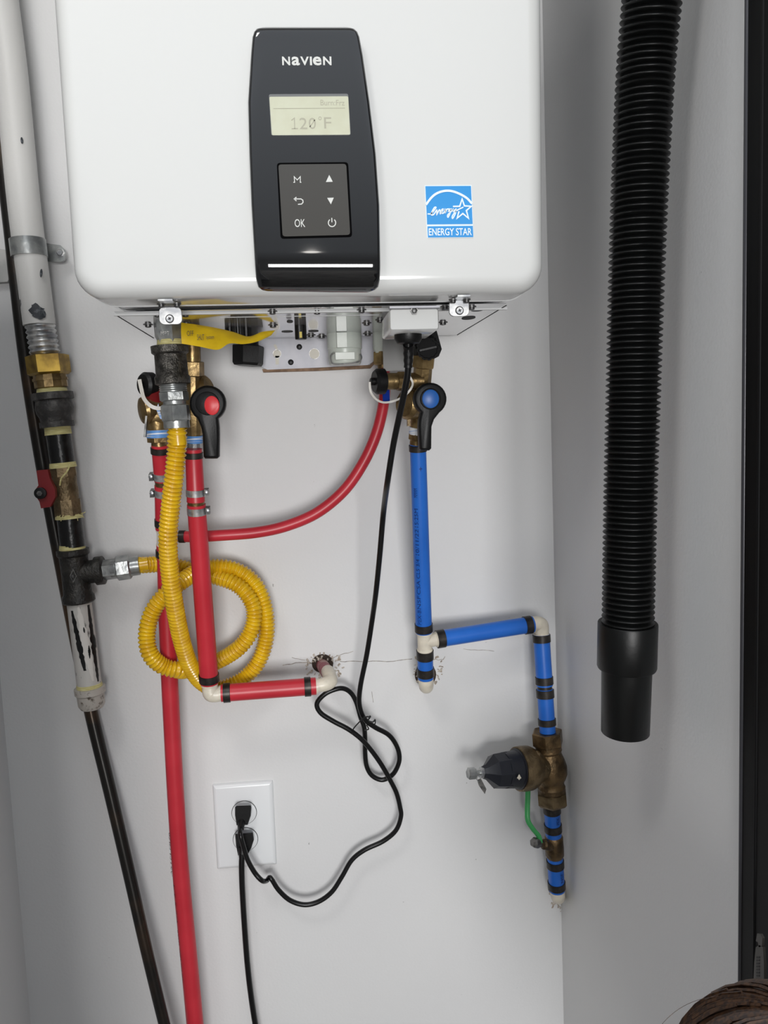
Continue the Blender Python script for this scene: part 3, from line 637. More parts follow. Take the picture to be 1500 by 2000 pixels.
yp = [(346, 836, .20), (345, 880, .195), (340, 930, .19), (333, 990, .18), (328, 1050, .17), (331, 1110, .155), (339, 1170, .140), (350, 1230, .120), (361, 1272, .104), (373, 1303, .087), (392, 1330, .067), (420, 1345, .052), (452, 1338, .05), (482, 1320, .045), (506, 1290, .045), (520, 1245, .045), (519, 1195, .045), (504, 1150, .045), (478, 1122, .045), (446, 1109, .045), (412, 1108, .050), (383, 1117, .062), (352, 1138, .085), (322, 1162, .098), (298, 1195, .100), (287, 1235, .100), (292, 1275, .100), (316, 1300, .093), (350, 1309, .084), (370, 1308, .055), (390, 1305, .036), (432, 1288, .048), (470, 1262, .058), (492, 1228, .058), (496, 1190, .058), (480, 1158, .058), (455, 1138, .056), (420, 1126, .048), (385, 1118, .037), (352, 1108, .030), (318, 1102, .030), (292, 1103, .040), (270, 1104, SG-.004)]
Y3 = spline([at(*p) for p in yp], 8)
mb = MB(); corrugated(mb, Y3, .0092, .0116, .0052, 18, 6); mb.build('corrugated_tube', MT['yellow'], yc, sharp=60)
mb = MB(); a2.prof(mb, [(835, 30), (870, 33)], 20); mb.build('tube_sleeve', MT['yellow'], yc)
mb = MB(); tb2.prof(mb, [(270, 27), (290, 28)], 20); mb.build('tube_sleeve', MT['yellow'], yc)

# ---------------------------------------------------------------- service valves
def drain_cap(par, P, ax, r, L, nub=True):
    mb = MB(); mb.lathe(P, ax, [(0, r*.9), (.001, r), (L*.75, r), (L, r*.82)], 28); c = mb.build('drain_cap', MT['plastic'], par)
    if nub: MB().lathe(P+ax.normalized()*L, ax, [(0, r*.3), (.004, r*.3), (.005, r*.24)], 14).build('cap_nub', MT['plastic'], c)
    return c
def lever(par, cx, cy_, w_, hb, s_, capm, ccx, ccy, cw, ch, hx0, hx1, tilt=0, th=.016):
    """round lever head with a paddle pointing down"""
    P = at(cx, cy_, s_); k = scl(P); R = w_/2
    pts = []; 
    a0 = math.radians(60)
    for j in range(25):
        t = math.radians(-55)+math.radians(290)*j/24*1.0
        pts.append((cx+R*math.cos(t), cy_-R*math.sin(t)))
    yb_ = hb; hm_ = (hx0+hx1)/2
    # left edge down to the paddle
    pts += [(hx0+ (cx-R*.62-hx0)*.25, cy_+R*1.28), (hx0, cy_+R*1.7), (hx0+2, yb_-4), (hx0+5, yb_), (hx1-4, yb_), (hx1, yb_-4), (hx1+.5, cy_+R*1.7), (hx1+(cx+R*.62-hx1)*.3, cy_+R*1.25)]
    out = [at(x, y, s_) for x, y in pts]; cen = sum(out, Vector())/len(out)
    ins = [p+(Vector((P.x, p.y, p.z))-p).normalized()*.0 for p in out]
    def shrink(f_): 
        r_ = []
        n = len(out)
        for i in range(n):
            d = (out[(i+1) % n]-out[i-1]).normalized(); nn = Vector((d.z, 0, -d.x)); r_.append(out[i]+nn*f_)
        return r_
    sgn = 1 if ((shrink(.001)[6]-P).length < (out[6]-P).length) else -1
    mb = MB(); mb.ringstack([[p+Vector((0, th, 0)) for p in shrink(sgn*.001)], [p+Vector((0, th-.002, 0)) for p in out], [p+Vector((0, .003, 0)) for p in out], [p+Vector((0, .001, 0)) for p in shrink(sgn*.0012)], shrink(sgn*.0032)])
    lv = mb.build('lever_handle', MT['plastic'], par, sharp=50)
    Q = at(cx, cy_, s_+.0006); MB().lathe(Q, vyb, [(-.002, R*.66*k), (.0010, R*.64*k), (.0016, R*.60*k)], 32).build('lever_face', MT['plastic'], lv)
    Q = at(ccx, ccy, s_+.002); kq = scl(Q); n = 28
    MB().ringstack([[Q+Vector((cw/2*kq*q*math.cos(2*PI*j/n), t, ch/2*kq*q*math.sin(2*PI*j/n))) for j in range(n)] for t, q in ((.003, 1), (-.0005, 1), (-.0012, .9))][::-1]).build('lever_disc', capm, lv)
    return lv
def strapband(par, pts, wd, th=.0012):
    P = spline([at(*p) for p in pts], 7); mb = MB(); rings = []
    for i in range(len(P)):
        d = (P[min(i+1, len(P)-1)]-P[max(i-1, 0)]).normalized(); n_ = Vector((0, -1, 0)); b_ = d.cross(n_).normalized()
        rings.append([P[i]-b_*wd/2, P[i]+b_*wd/2, P[i]+b_*wd/2-n_*th, P[i]-b_*wd/2-n_*th])
    mb.ringstack(rings); return mb.build('cap_tether', MT['strap'], par)
# cold side
cv = thing('cold_service_valve', 'brass isolation valve with blue-dotted black lever on the cold line', 'valve', at(825, 780, .14))
k1 = Col((829, 690, .15), (812, 866, .125)); mb = MB(); k1.prof(mb, [(693, 40), (694, 47), (716, 47), (718, 40)], 6, .2); k1.prof(mb, [(716, 36), (745, 37), (760, 34), (800, 34)], 8, .2); k1.prof(mb, [(795, 34), (812, 30), (834, 28)], 24)
mb.lathe(at(808, 790, .14), Vector((-.8, -.6, 0)), [(-.005, .018), (.012, .019), (.017, .015)], 28)
mb.build('valve_body', MT['brass'], cv, sharp=25)
mb = MB(); tb3 = Col((825, 744, .145), (752, 745, .150), True); tb3.prof(mb, [(825, 34), (800, 32)], 20); tb3.prof(mb, [(800, 33), (799, 38), (776, 38), (774, 32)], 6, .2); tb3.prof(mb, [(775, 33), (748, 33)], 24); mb.build('drain_branch', MT['brass'], cv, sharp=25)
drain_cap(cv, at(751, 745, .15), Vector((-1, -.25, 0)), 25*scl(at(740, 745, .15)), .0135)
strapband(cv, [(722, 746, .165), (724, 765, .165), (735, 780, .163), (750, 786, .162), (770, 783, .162), (790, 773, .166), (802, 760, .168), (806, 748, .166), (800, 735, .166)], .0025)
mb = MB(); mb.box(at(754, 773, .135), (.0085, .006, .017)); mb.build('blue_tab', mat('blue_tab', (16, 48, 140), .8, spec=.1), cv)
mb = MB(); k1.prof(mb, [(833, 32), (847, 31)], 24); mb.build('thread_tape', MT['tapew'], cv)
mb = MB(); k1.prof(mb, [(846, 32), (857, 32), (859, 26)], 6, .3); k1.prof(mb, [(858, 24), (868, 24)], 18); mb.build('hex_adapter', MT['brass'], cv, sharp=25)
MB().box(at(798, 823, .145), (.004, .006, .012)).build('drain_screw', MT['bronze'], cv)
lever(cv, 841, 779, 64, 880, .182, MT['bluecap'], 841, 779, 33, 36, 818, 843)
MB().lathe(at(838, 782, .14), vyb, [(0, .010), (.03, .010)], 16).build('valve_stem', MT['brass'], cv)
# hot side (two side by side brass bodies)
hv = thing('hot_service_valve', 'brass isolation valve with red-dotted black lever on the hot line', 'valve', at(380, 790, .15))
k2 = Col((375, 640, .155), (379, 878, .135)); mb = MB(); k2.prof(mb, [(640, 30), (705, 32)], 20); k2.prof(mb, [(704, 38), (705, 44), (731, 44), (733, 38)], 6, .3); k2.prof(mb, [(732, 34), (760, 34), (780, 38), (835, 38), (850, 32)], 12, .1)
mb.lathe(at(395, 760, .14), Vector((.75, -.3, .2)), [(-.012, .012), (.008, .015), (.010, .012)], 24); mb.build('valve_body', MT['brass'], hv, sharp=25)
mb = MB(); k2.prof(mb, [(849, 35), (864, 34)], 24); mb.build('thread_tape', MT['tapeb'], hv)
mb = MB(); k2.prof(mb, [(863, 28), (877, 29), (878, 25)], 12); mb.build('hex_adapter', MT['zinc'], hv, sharp=20)
lever(hv, 405, 788, 71, 896, .197, MT['redcap'], 414, 792, 29, 37, 395, 427)
MB().lathe(at(405, 790, .14), vyb, [(0, .010), (.045, .010)], 16).build('valve_stem', MT['brass'], hv)
rv = thing('recirculation_valve', 'brass tee valve with black tethered cap above the left red pipe', 'valve', at(300, 800, .12))
k3 = Col((300, 740, .12), (311, 870, .115)); mb = MB(); k3.prof(mb, [(770, 26), (790, 34), (815, 46), (832, 42), (840, 40)], 24)
mb.lathe(at(296, 800, .12), Vector((-.85, -.5, -.1)), [(-.01, .014), (.008, .018), (.012, .016), (.014, .010)], 28); mb.lathe(at(330, 810, .12), Vector((1, 0, .1)), [(-.02, .013), (.02, .013)], 20)
mb.build('valve_body', MT['brass'], rv, sharp=25)
MB().tube([at(300, 780, .12), at(298, 768, .125), at(296, 758, .13)], .012, 16).build('valve_neck', MT['redh'], rv)
drain_cap(rv, at(298, 752, .125), Vector((-.72, -.70, 0)), 25*scl(at(290, 752, .14)), .014)
strapband(rv, [(272, 741, .16), (276, 760, .16), (281, 778, .158), (292, 791, .156), (305, 797, .155), (322, 797, .155)], .0045)
MB().box(at(285, 833, .135), (.0022, .007, .026), (vx-vz*.15).normalized(), Vector((0, 1, 0)), (vz+vx*.15).normalized()).build('grey_lever', MT['steeldk'], rv)
MB().prism([at(x, y, .147) for x, y in ((305, 800), (309, 788), (315, 812), (322, 820), (313, 818))][::-1], (0, .002, 0)).build('tape_shred', MT['tapeb'], rv)
mb = MB(); k3.prof(mb, [(839, 45), (854, 45)], 24); mb.build('thread_tape', MT['tapeb'], rv)
mb = MB(); k3.prof(mb, [(853, 44), (863, 44), (864, 36)], 6, .2); k3.prof(mb, [(863, 30), (872, 30)], 20); mb.build('hex_adapter', MT['brass'], rv, sharp=25)

# ---------------------------------------------------------------- red pipes
def pipe(par, pts, w_, m, name='pipe', n=8, seg=24):
    P = spline([at(*p) for p in pts], n) if len(pts) > 2 else [at(*p) for p in pts]
    return MB().tube(P, [w_/2*scl(p) for p in P], seg).build(name, m, par)
rp = thing('red_hot_water_pipe', 'red PEX pipe dropping from the hot valve to a white elbow and into the wall', 'water pipe', at(395, 1150, .11))
r1 = Col((378, 876, .150), (383, 985, .140)); mb = MB(); r1.prof(mb, [(877, 33), (978, 35), (979, 36)], 24); mb.build('pipe', MT['pexr'], rp); crimp(rp, r1, 883, 895, 36); clamp(rp, r1, 955, 968, 37.5, 1)
mb = MB(); r1.prof(mb, [(976, 33), (987, 33)], 24); mb.build('brass_coupling', MT['brass'], rp)
r2 = Col((383.5, 985, .140), (409, 1335, .095)); mb = MB(); r2.prof(mb, [(985, 36), (1333, 36)], 28); mb.build('pipe', MT['pexr'], rp); clamp(rp, r2, 990, 1003, 38, 1); crimp(rp, r2, 1315, 1330, 39.5)
r3 = Col((432, 1354, .095), (617, 1340, .090), True); mb = MB(); r3.prof(mb, [(432, 34), (617, 34)], 28); mb.build('pipe', MT['pexr'], rp)
crimp(rp, r3, 436, 450, 38); crimp(rp, r3, 594, 607, 38)
kk = scl(at(415, 1350, .095))
mb = MB(); elbow(mb, [at(409.5, 1328, .095), at(410.5, 1344, .095), at(413, 1354, .095), at(422, 1356, .095), at(437, 1354, .095)], [14*kk, 15.5*kk, 16.5*kk, 15.5*kk, 14*kk])
for u in (1333, 1336): pass
r2.prof(mb, [(1332, 33), (1338, 33)], 24); r3.prof(mb, [(428, 31), (434, 31)], 24); mb.build('elbow', MT['poly'], rp)
mb = MB(); elbow(mb, [at(612, 1340, .09), at(632, 1337, .09), at(645, 1330, .085), at(643, 1318, .070), at(640, 1311, .055)], [13*kk, 14*kk, 14.5*kk, 14*kk, 13.5*kk]); r3.prof(mb, [(616, 31), (621, 31)], 24); mb.build('elbow', MT['poly'], rp)
MB().tube([at(643, 1320, .062), at(628, 1296, -.01)], [13.5*kk, 13.5*kk], 24).build('stub_pipe', MT['dirtyred'], rp)
# left red pipe
lp = thing('red_recirculation_pipe', 'long straight red PEX pipe left of centre running down below the frame', 'water pipe', at(330, 1300, .065))
l1 = Col((312.5, 866, .115), (318, 945, .100)); mb = MB(); l1.prof(mb, [(868, 34), (939, 32)], 24); mb.build('pipe', MT['pexr'], lp); crimp(lp, l1, 873, 885, 38); clamp(lp, l1, 923, 936, 35, -1)
mb = MB(); l1.prof(mb, [(937, 30), (950, 30)], 24); mb.build('brass_coupling', MT['brass'], lp)
l2 = Col((319, 945, .100), (321, 1035, .082)); mb = MB(); l2.prof(mb, [(948, 34), (1033, 34)], 24); mb.build('pipe', MT['pexr'], lp); clamp(lp, l2, 955, 968, 36, -1); crimp(lp, l2, 1013, 1027, 37)
l3 = Col((321, 1030, .082), (323, 1100, .072)); mb = MB(); l3.prof(mb, [(1030, 30), (1068, 30)], 20); lh = Col((323, 1047, .08), (352, 1048, .08), True); lh.prof(mb, [(323, 22), (352, 22)], 20)
l3.prof(mb, [(1032, 33), (1037, 33)], 20); l3.prof(mb, [(1062, 33), (1066, 33)], 20); mb.build('tee', MT['poly'], lp)
pipe(lp, [(322, 1064, .079), (323.5, 1100, .072), (326, 1200, .067), (330, 1300, .066), (335, 1400, .065), (343, 1550, .065), (353, 1700, .065), (367, 1850, .065), (381, 2000, .065), (390, 2110, .065)], 32.5, MT['pexr'])
crimp(lp, l3, 1073, 1087, 36)
mb = MB(); q0 = at(344, 1625, .065); 
for a_, b_, tx in (((351, 1705, .065), (346, 1620, .065), 'ASTM F876'), ((362, 1795, .065), (355, 1720, .065), 'CL 5 3/4'), ((381, 1985, .065), (363, 1810, .065), 'NSF-pw PEX 100 PSI 180F SDR9')):
    P0, P1 = at(*a_), at(*b_); mb.wrap(tx, P0, P1, 16.3*scl(P0), math.radians(-58), .0046)
mb.build('pipe_print', MT['printr'], lp)
# curved red hose
rc = thing('red_branch_hose', 'thinner red hose curving up from the red pipe to the heater', 'hose', at(600, 1010, .08))
pipe(rc, [(352, 1048, .080), (385, 1048, .085), (425, 1046, .088), (500, 1040, .086), (560, 1027, .084), (620, 1001, .082), (672, 958, .080), (709, 905, .080), (734, 850, .080), (748, 795, .078), (752, 750, .074), (750, 722, .070)], 22, MT['pexr'], n=10)
mb = MB(); lh2 = Col((346, 1048, .080), (364, 1048, .0815), True); crimp(rc, lh2, 350, 362, 25)
mb = MB(); c9 = Col((749, 716, .069), (752, 750, .073)); c9.prof(mb, [(720, 19), (728, 19)], 16); mb.build('copper_ring', MT['copper'], rc)

# ---------------------------------------------------------------- blue pipes
bp = thing('blue_cold_water_pipe', 'blue PEX pipe with white tee and elbow running to the pressure valve', 'water pipe', at(850, 1200, .07))
b1 = Col((816, 862, .122), (828, 1240, .072)); mb = MB(); b1.prof(mb, [(862, 32), (1234, 32.5)], 28); mb.build('pipe', MT['pexb'], bp); crimp(bp, b1, 868, 880, 36); crimp(bp, b1, 1216, 1232, 35.5)
b2 = Col((829, 1236, .072), (832, 1345, .055)); mb = MB(); b2.prof(mb, [(1234, 31), (1238, 31), (1239, 28), (1266, 28), (1267, 31), (1272, 31)], 22)
bh = Col((832, 1252, .070), (1042, 1219, .048), True); bh.prof(mb, [(830, 26), (850, 27), (851, 31), (856, 31)], 22); mb.build('tee', MT['poly'], bp)
mb = MB(); b2.prof(mb, [(1270, 31), (1324, 31)], 24); mb.build('pipe', MT['pexb'], bp); crimp(bp, b2, 1269, 1286, 34); crimp(bp, b2, 1303, 1319, 34)
kk = scl(at(832, 1320, .05)); mb = MB(); elbow(mb, [at(831, 1318, .058), at(832, 1330, .056), at(832.5, 1340, .045), at(832, 1335, .02), at(831, 1325, -.008)], [14*kk, 15*kk, 14.5*kk, 14*kk, 13.5*kk]); mb.build('elbow', MT['poly'], bp)
mb = MB(); bh.prof(mb, [(853, 33), (1040, 32)], 28); mb.build('pipe', MT['pexb'], bp); crimp(bp, bh, 852, 867, 36); crimp(bp, bh, 1023, 1037, 35.5)
b3 = Col((1057, 1236, .047), (1071, 1450, .060)); kk = scl(at(1055, 1225, .05))
mb = MB(); elbow(mb, [at(1036, 1220, .048), at(1047, 1218, .048), at(1056, 1221, .047), at(1057.5, 1231, .047), at(1057.5, 1243, .047)], [13.5*kk, 14.5*kk, 15*kk, 14.5*kk, 14*kk]); bh.prof(mb, [(1038, 31), (1042, 31)], 22); b3.prof(mb, [(1237, 31), (1241, 31)], 22); mb.build('elbow', MT['poly'], bp)
mb = MB(); b3.prof(mb, [(1239, 32), (1339, 32)], 24); mb.build('pipe', MT['pexb'], bp)
mb = MB(); b3.prof(mb, [(1337, 28), (1348, 28)], 20); mb.build('coupling', MT['ring'], bp)
mb = MB(); b3.prof(mb, [(1345, 31), (1430, 31)], 24); mb.build('pipe', MT['pexb'], bp)
for u0, u1 in ((1239, 1254), (1321, 1336), (1346, 1362), (1403, 1416)): crimp(bp, b3, u0, u1, 35)
mb = MB()
for a_, b_, tx in ((945, 962, 'MMMM'), (983, 1018, '15:25M'), (1022, 1072, '10/11/22'), (1080, 1118, 'CL5 3/4'), (1122, 1150, 'CSA'), (1153, 1180, 'NSF'), (1182, 1212, 'PEX-B')):
    P0, P1 = b1.p(b_), b1.p(a_); mb.wrap(tx, P0, P1, 16.1*scl(P0), math.radians(-36), .0052)
mb.wrap('+', b1.p(913), b1.p(905), 16.1*scl(b1.p(905)), .1, .004)
mb.build('pipe_print', MT['printb'], bp)
# ---------------------------------------------------------------- pressure reducing valve
pv = thing('pressure_reducing_valve', 'aged brass pressure valve with dark navy bell sticking out left', 'valve', at(1075, 1500, .06))
v1 = Col((1068, 1425, .058), (1080, 1575, .060)); mb = MB()
P = v1.p(1425); k = scl(P)
v1.prof(mb, [(1430, 34), (1428, 56), (1430, 62), (1452, 62), (1455, 54)], 6, .42); mb.build('union_nut', MT['brassdk'], pv, sharp=25)
mb = MB(); v1.prof(mb, [(1450, 50), (1456, 52), (1460, 50), (1464, 52), (1468, 48), (1472, 50), (1482, 58), (1496, 66), (1510, 66), (1520, 58), (1526, 50), (1532, 50), (1536, 54), (1540, 52), (1544, 54), (1548, 50)], 28)
vb = mb.build('valve_body', MT['brassdk'], pv, sharp=35)
mb = MB(); mb.glyph('3/4', 1066, 1080, 1462, 1471, .0825); mb.glyph('NW', 1066, 1084, 1494, 1503, .089); mb.build('cast_letters', MT['bronze'], vb)
mb = MB(); v1.prof(mb, [(1544, 50), (1547, 62), (1566, 62), (1571, 54)], 6, .30); mb.build('union_nut', MT['bronze'], pv, sharp=25)
bax = Col((1062, 1497, .062), (916, 1511, .092), True); mb = MB()
bax.prof(mb, [(1075, 52), (1050, 58), (1040, 76), (1032, 84), (1018, 86), (1010, 84), (1010, 76)], 32); mb.build('bell_flange', MT['bronze'], pv, sharp=40)
mb = MB(); bax.prof(mb, [(1016, 78), (1008, 78), (1007, 72), (983, 68)], 32); bax.prof(mb, [(988, 71), (963, 66), (948, 30), (942, 24)], 8, .2)
MB().lathe(at(1050, 1476, .075), Vector((-.6, -.45, .65)), [(-.012, .0075), (.004, .0065), (.006, .005)], 6).build('strainer_plug', MT['bronze'], pv, sharp=25)
bl = mb.build('spring_bell', MT['navy'], pv, sharp=25)
MB().ringstack([[at(1014+3.6*math.cos(t)*(1+.35*math.sin(3*t))+o_*0, 1518+4.5*math.sin(t)*(1+.3*math.cos(4*t)), .110+o_) for t in [2*PI*k/12 for k in range(12)]] for o_ in (-.006, .0)]).build('paint_spot', MT['poly'], bl)
mb = MB(); bax.prof(mb, [(943, 22), (936, 22)], 6, .2); mb.build('lock_nut', MT['steel'], pv, sharp=25)
mb = MB(); bax.prof(mb, [(940, 10), (926, 10)], 14); bax.prof(mb, [(927, 23), (915, 23), (914, 19)], 6, .1); mb.build('adjusting_bolt', MT['zinc'], pv, sharp=25)
mb = MB(); mb.prism([at(x, y, .085) for x, y in ((932, 1524), (939, 1520), (950, 1541), (947, 1551), (935, 1534))][::-1], (0, .0006, 0)); mb.build('wire_tag', MT['steeldk'], pv)
MB().tube(spline([at(934, 1514, .09), at(931, 1522, .088), at(937, 1526, .086)], 4), .0006, 6).build('tag_wire', MT['steel'], pv)
# ---------------------------------------------------------------- shut-off valve with green lever
sv = thing('shutoff_valve', 'small brass ball valve with bent green lever at the lower right', 'valve', at(1084, 1652, .05))
s1 = Col((1077, 1565, .058), (1088, 1742, .045))
mb = MB(); s1.prof(mb, [(1565, 31), (1636, 31)], 24); mb.build('pipe', MT['pexb'], sv)
for u0, u1 in ((1573, 1586), (1608, 1622), (1678, 1692), (1721, 1734)): crimp(sv, s1, u0, u1, 34.5)
mb = MB(); s1.prof(mb, [(1630, 30), (1634, 36), (1645, 36), (1654, 37), (1668, 36), (1673, 30)], 24); mb.build('valve_body', MT['brassdk'], sv)
mb = MB(); s1.prof(mb, [(1668, 31), (1738, 31)], 24); mb.build('pipe', MT['pexb'], sv)
mb = MB(); mb.wrap('NSF', s1.p(1716), s1.p(1698), 15.7*scl(s1.p(1700)), .5, .005); mb.wrap('PEX', s1.p(1603), s1.p(1590), 15.7*scl(s1.p(1600)), .4, .005); mb.build('pipe_print', MT['printb'], sv)
sb = Col((1080, 1652, .055), (1042, 1645, .075), True); mb = MB(); sb.prof(mb, [(1076, 22), (1062, 20), (1060, 14), (1050, 14)], 16); mb.build('valve_stem', MT['brassdk'], sv)
mb = MB(); sb.prof(mb, [(1054, 15), (1050, 20), (1043, 20), (1041, 16)], 6, .2); mb.build('stem_nut', MT['steeldk'], sv, sharp=25)
Lp = [at(*p) for p in ((1030, 1520, .060), (1031, 1545, .062), (1030, 1580, .066), (1031, 1602, .070), (1040, 1618, .072), (1052, 1633, .072), (1055, 1646, .072))]
P = spline(Lp, 6); mb = MB(); rings = []
for i in range(len(P)):
    d = (P[min(i+1, len(P)-1)]-P[max(i-1, 0)]).normalized(); n_ = Vector((-.35, -.93, 0)).normalized(); b_ = d.cross(n_).normalized(); wd = .0075; th = .004
    rings.append([P[i]+b_*wd/2*math.cos(t)+n_*th/2*math.sin(t) for t in [2*PI*j/10 for j in range(10)]])
mb.ringstack(rings); mb.build('green_lever', MT['green'], sv, sharp=50)
kk = scl(at(1088, 1740, .04)); mb = MB(); elbow(mb, [at(1087, 1734, .046), at(1089, 1745, .043), at(1090, 1751, .030), at(1090, 1745, .01), at(1089, 1738, -.008)], [14*kk, 14.5*kk, 14*kk, 13*kk, 13*kk]); mb.build('elbow', MT['poly'], sv)

# ---------------------------------------------------------------- outlet
OX, OZ, OW, OH = -.1623, -.6546, .089, .133
ou = thing('wall_outlet', 'white oversized duplex outlet plate low on the wall', 'outlet', (OX+OW/2, 0, OZ+OH/2))
MB().rrect(Vector((OX+OW/2, 0, OZ+OH/2)), vx, vz, vyb, OW, OH, .002, [(0, 0), (.0002, .0022), (.003, .0052), (.006, .006)], 3).build('cover_plate', MT['cplate'], ou, sharp=60)
for x, y in ((477, 1587), (479.5, 1639)):
    P = at(x, y, .0062); r = 23.5*scl(P)
    MB().lathe(P, vyb, [(-.001, r+.0008), (.0003, r+.0008)], 32).build('receptacle_gap', MT['groove'], ou)
    MB().lathe(P, vyb, [(-.001, r), (.0012, r), (.0018, r-.001)], 32).build('receptacle', MT['cplate'], ou)
# ---------------------------------------------------------------- heater power cord
pc = thing('heater_power_cord', 'long black power cord looping from the heater down to the upper socket', 'power cord', at(720, 1200, .12))
G2 = G+Vector((0, 0, -.008))
cpth = [(797, 722, 0.292), (791, 760, 0.285), (780, 812, 0.27), (768, 870, 0.25), (757, 940, 0.23), (749, 1000, 0.168), (742, 1080, 0.148), (735, 1150, 0.128), (727, 1210, 0.098), (716, 1280, 0.0784), (704, 1340, 0.066), (702, 1376, 0.0567), (712, 1404, 0.0505), (732, 1420, 0.0474), (760, 1436, 0.0412), (776, 1460, 0.035), (780, 1484, 0.0319), (772, 1506, 0.0288), (760, 1518, 0.0276), (744, 1523, 0.0263), (726, 1514, 0.0263), (716, 1496, 0.0276), (713, 1470, 0.03), (713, 1444, 0.035), (711, 1420, 0.0387), (704, 1400, 0.04), (696, 1372, 0.0412), (686, 1354, 0.0424), (672, 1345, 0.0449), (656, 1346, 0.0474), (634, 1356, 0.0486), (619, 1374, 0.0486), (626, 1392, 0.0486), (650, 1408, 0.0486), (680, 1424, 0.0486), (704, 1442, 0.0474), (724, 1464, 0.0449), (744, 1492, 0.0412), (760, 1520, 0.0387), (774, 1548, 0.0362), (781, 1575, 0.0338), (783, 1595, 0.0325), (773, 1622, 0.0313), (748, 1643, 0.03), (712, 1660, 0.03), (687, 1680, 0.03), (668, 1712, 0.0313), (648, 1742, 0.0325), (622, 1761, 0.0325), (594, 1767, 0.0325), (566, 1758, 0.0325), (544, 1738, 0.0338), (531, 1718, 0.035), (526, 1714, 0.0325), (521, 1720, 0.0288), (512, 1720, 0.046), (498, 1705, 0.046), (484, 1680, 0.046), (476, 1655, 0.046), (470, 1632, 0.046), (469, 1616, 0.034)]
Cp = [G+Vector((0, 0, -.009))]+[at(*p) for p in cpth]
P = spline(Cp, 7); MB().tube(P, .00355, 12).build('cord', MT['cord'], pc)
mb = MB(); SRp = [G+Vector((0, 0, -.010)), at(798, 680, .295), at(797, 718, .292)]; Q = resample(spline(SRp, 6), .0035)
mb.tube(Q, [(.0064-.002*i/len(Q))*(1 if i % 2 else .88) for i in range(len(Q))], 14); mb.build('strain_relief', MT['plastic'], pc)
def plug(par, quad, s0, s1, neck):
    a = [at(x, y, s0) for x, y in quad][::-1]; b = [at(x, y, s1) for x, y in quad][::-1]; cen = sum(b, Vector())/len(b)
    mb = MB(); mb.ringstack([a, b, [p.lerp(cen, .07)+Vector((0, -.0015, 0)) for p in b]]); mb.tube([at(*n_) for n_ in neck], [.0062, .0052, .0045], 12); mb.build('plug', MT['plastic'], par, sharp=30)
plug(pc, [(459, 1577), (462, 1574), (490, 1573), (491, 1577), (490, 1593), (484, 1611), (462, 1612), (459, 1592)], .008, .026, [(472, 1600, .022), (471, 1612, .030), (470, 1620, .036)])
mb = MB(); tie = [at(712, 1400, .058), at(700, 1412, .058), at(690, 1424, .056), at(689, 1433, .053), at(697, 1432, .046)]; mb.tube(spline(tie, 5), .0009, 6)
mb.tube(spline([at(706, 1408, .060), at(716, 1400, .061), at(722, 1402, .062), at(719, 1407, .062), at(728, 1410, .062), at(733, 1405, .062)], 5), .0011, 6); mb.tube(spline([at(724, 1399, .061), at(720, 1401, .062)], 3), .0016, 6)
mb.tube(spline([at(733, 1407, .062), at(732, 1414, .061), at(722, 1414, .056)], 5), .0008, 6); mb.tube(spline([at(716, 1416, .054), at(720, 1424, .053), at(712, 1426, .052)], 5), .0009, 6)
tt = mb.build('twist_tie', MT['plastic']); tag(tt, 'black twist tie binding the loops of the power cord', 'cable tie')
p2 = thing('lower_power_cord', 'black power cord hanging straight down from the lower socket', 'power cord', at(475, 1750, .03))
pipe(p2, [(473, 1668, .032), (472, 1690, .034), (473, 1730, .034), (477, 1800, .033), (483, 1880, .032), (491, 1950, .030), (502, 2020, .028), (515, 2090, .027)], 11.3, MT['cord'], 'cord', seg=12)
plug(p2, [(459, 1629), (494, 1626), (496, 1640), (491, 1656), (484, 1669), (465, 1671), (461, 1652)], .008, .025, [(474, 1655, .026), (473, 1668, .030), (473, 1678, .033)])

# ---------------------------------------------------------------- black vacuum hose
vh = thing('vacuum_hose', 'black ribbed vacuum hose with smooth cuff hanging by the right wall', 'hose', atx(1240, 700, .305))
HXX = .305
hp = [atx(*p, HXX) for p in ((1292, -220), (1283, -110), (1273, 0), (1262, 120), (1254, 260), (1247, 420), (1241, 600), (1236, 780), (1231, 960), (1228, 1120), (1226, 1228))]
P = spline(hp, 8); kr = scl(P[-1]); mb = MB(); corrugated(mb, P, 42*kr, 50*kr, 11.1*kr, 32, 8); mb.build('ribbed_hose', MT['hosebk'], vh, sharp=70)
A = atx(1226, 1212, HXX); B = atx(1221, 1430, HXX); d = (B-A).normalized(); k = scl(A)
L = (B-A).length; mb = MB(); mb.lathe(A+d*.002, d, [(0, 52*k), (0, 56*k), (.001, 57*k), (L*.385, 57*k), (L*.40, 55.5*k), (L*.405, 50*k)], 40); mb.build('hose_cuff', MT['hosebk'], vh)
mb = MB(); mb.lathe(A+d*L*.36, d, [(0, 48.5*k), (L*.635, 46.8*k), (L*.64, 46*k), (L*.64, 43*k), (L*.5, 43*k)], 40); mb.build('hose_nozzle', MT['hosebk'], vh)

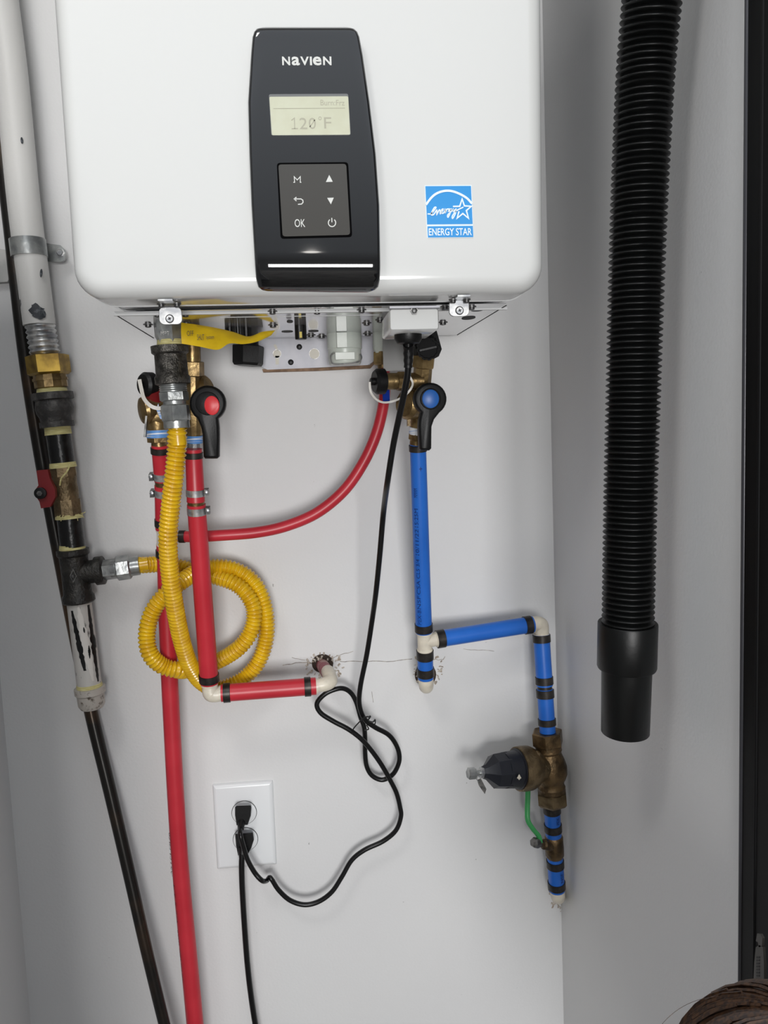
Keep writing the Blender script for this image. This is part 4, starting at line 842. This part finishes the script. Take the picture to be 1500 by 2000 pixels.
# ---------------------------------------------------------------- tag on the door edge and the head of a person crouching
pt = thing('hanging_tag', 'grey plastic strip tag against the black door edge, bottom right', 'tag', atx(1484, 1890, .352))
X_ = .349
mb = MB(); pts = [(1476, 1850), (1483, 1846), (1490, 1850), (1492, 1880), (1492, 1935), (1488, 1943), (1476, 1943), (1471, 1930), (1473, 1880)]
mb.prism([atx(x, y, X_) for x, y in pts], (.002, 0, 0)); tgo = mb.build('tag_strip', MT['tagp'], pt)
mb = MB(); mb.prism([atx(x, y, X_) for x, y in ((1479, 1823), (1485, 1824), (1489, 1832), (1488, 1848), (1482, 1850), (1480, 1840), (1476, 1838))], (.002, 0, 0)); mb.build('tag_hook', MT['tagp'], pt)
mb = MB(); 
for i in range(9): y = 1868+i*6; mb.prism([atx(x, y_, X_-.0004) for x, y_ in ((1477, y), (1483, y), (1483, y+3.4), (1477, y+3.4))], (.0003, 0, 0))
mb.build('tag_print', MT['groove'], pt)
pn = thing('person', 'brown-haired person crouching at the bottom right, only the crown of the head in frame', 'person', CAM+ray(1580, 2300)*.47)
HC = CAM+ray(1560, 2275)*.47; k = .47/FPX
def ell(mb, c, rx, ry, rz, nu=28, nv=16, f_=None):
    rings = []
    for j in range(nv+1):
        ph = -PI/2+PI*j/nv; rings.append([c+Vector((rx*max(.02, math.cos(ph))*math.cos(2*PI*i/nu), ry*max(.02, math.cos(ph))*math.sin(2*PI*i/nu), rz*math.sin(ph))) for i in range(nu)])
    mb.ringstack(rings)
mb = MB(); ax_ = [(0, .062, .08), (-.04, .07, .088), (-.08, .055, .066), (-.105, .05, .05), (-.15, .055, .055), (-.18, .075, .11), (-.21, .095, .175), (-.28, .105, .18), (-.40, .10, .16), (-.52, .11, .15), (-.62, .14, .16), (-.68, .12, .13)]
rings = []
lean = lambda dz: Vector((max(0, -dz-.10)*1.0, -max(0, -dz-.10)*.9, 0))
for dz, rx, ry in [(.085, .01, .012), (.078, .035, .045), (.05, .055, .07)]+ax_:
    rings.append([HC+lean(dz)+Vector((rx*math.cos(2*PI*i/28), ry*math.sin(2*PI*i/28)+(.012 if -.09 < dz < -.01 and 5 < i < 9 else 0), dz)) for i in range(28)])
mb.ringstack(rings[::-1]); mb.build('body', MT['skin'], pn)
mb = MB(); ell(mb, HC+Vector((0, -.010, .008)), .080, .098, .092); mb.build('hair', MT['hair'], pn)
random.seed(11); mb = MB()
for i in range(260):
    a = random.uniform(0, 2*PI); el = random.uniform(.5, 1.5); q = random.uniform(1.0, 1.025); st_ = []
    for t in range(6):
        e2 = el-t*.16; a2 = a+t*.05; st_.append(HC+Vector((0, -.010, .008))+Vector((.080*q*math.cos(e2)*math.cos(a2), .098*q*math.cos(e2)*math.sin(a2), .092*q*math.sin(e2))))
    mb.tube(st_, .0011, 4)
for i, a in enumerate((2.3, 2.75)):
    mb.tube(spline([HC+Vector((0, -.01, .008))+Vector(((.081+.002*t)*math.cos(.9-t*.16)*math.cos(a+t*.08), (.099+.002*t)*math.cos(.9-t*.16)*math.sin(a+t*.08), .094*math.sin(1.0-t*.12)+.0005*t)) for t in range(7)], 4), .00018, 4)
hs = mb.build('hair_strands', MT['hair'], pn, kind='stuff')
mb = MB(); rings = []
for dz, rx, ry in [(-.165, .062, .07), (-.18, .082, .12), (-.21, .102, .182), (-.28, .112, .187), (-.40, .107, .167), (-.52, .117, .157), (-.60, .14, .16)]:
    rings.append([HC+lean(dz)+Vector((rx*math.cos(2*PI*i/28), ry*math.sin(2*PI*i/28), dz)) for i in range(28)])
mb.ringstack(rings[::-1]); mb.build('shirt', MT['shirt'], pn)
for o in bpy.data.objects:
    if '_o' in o: del o['_o']
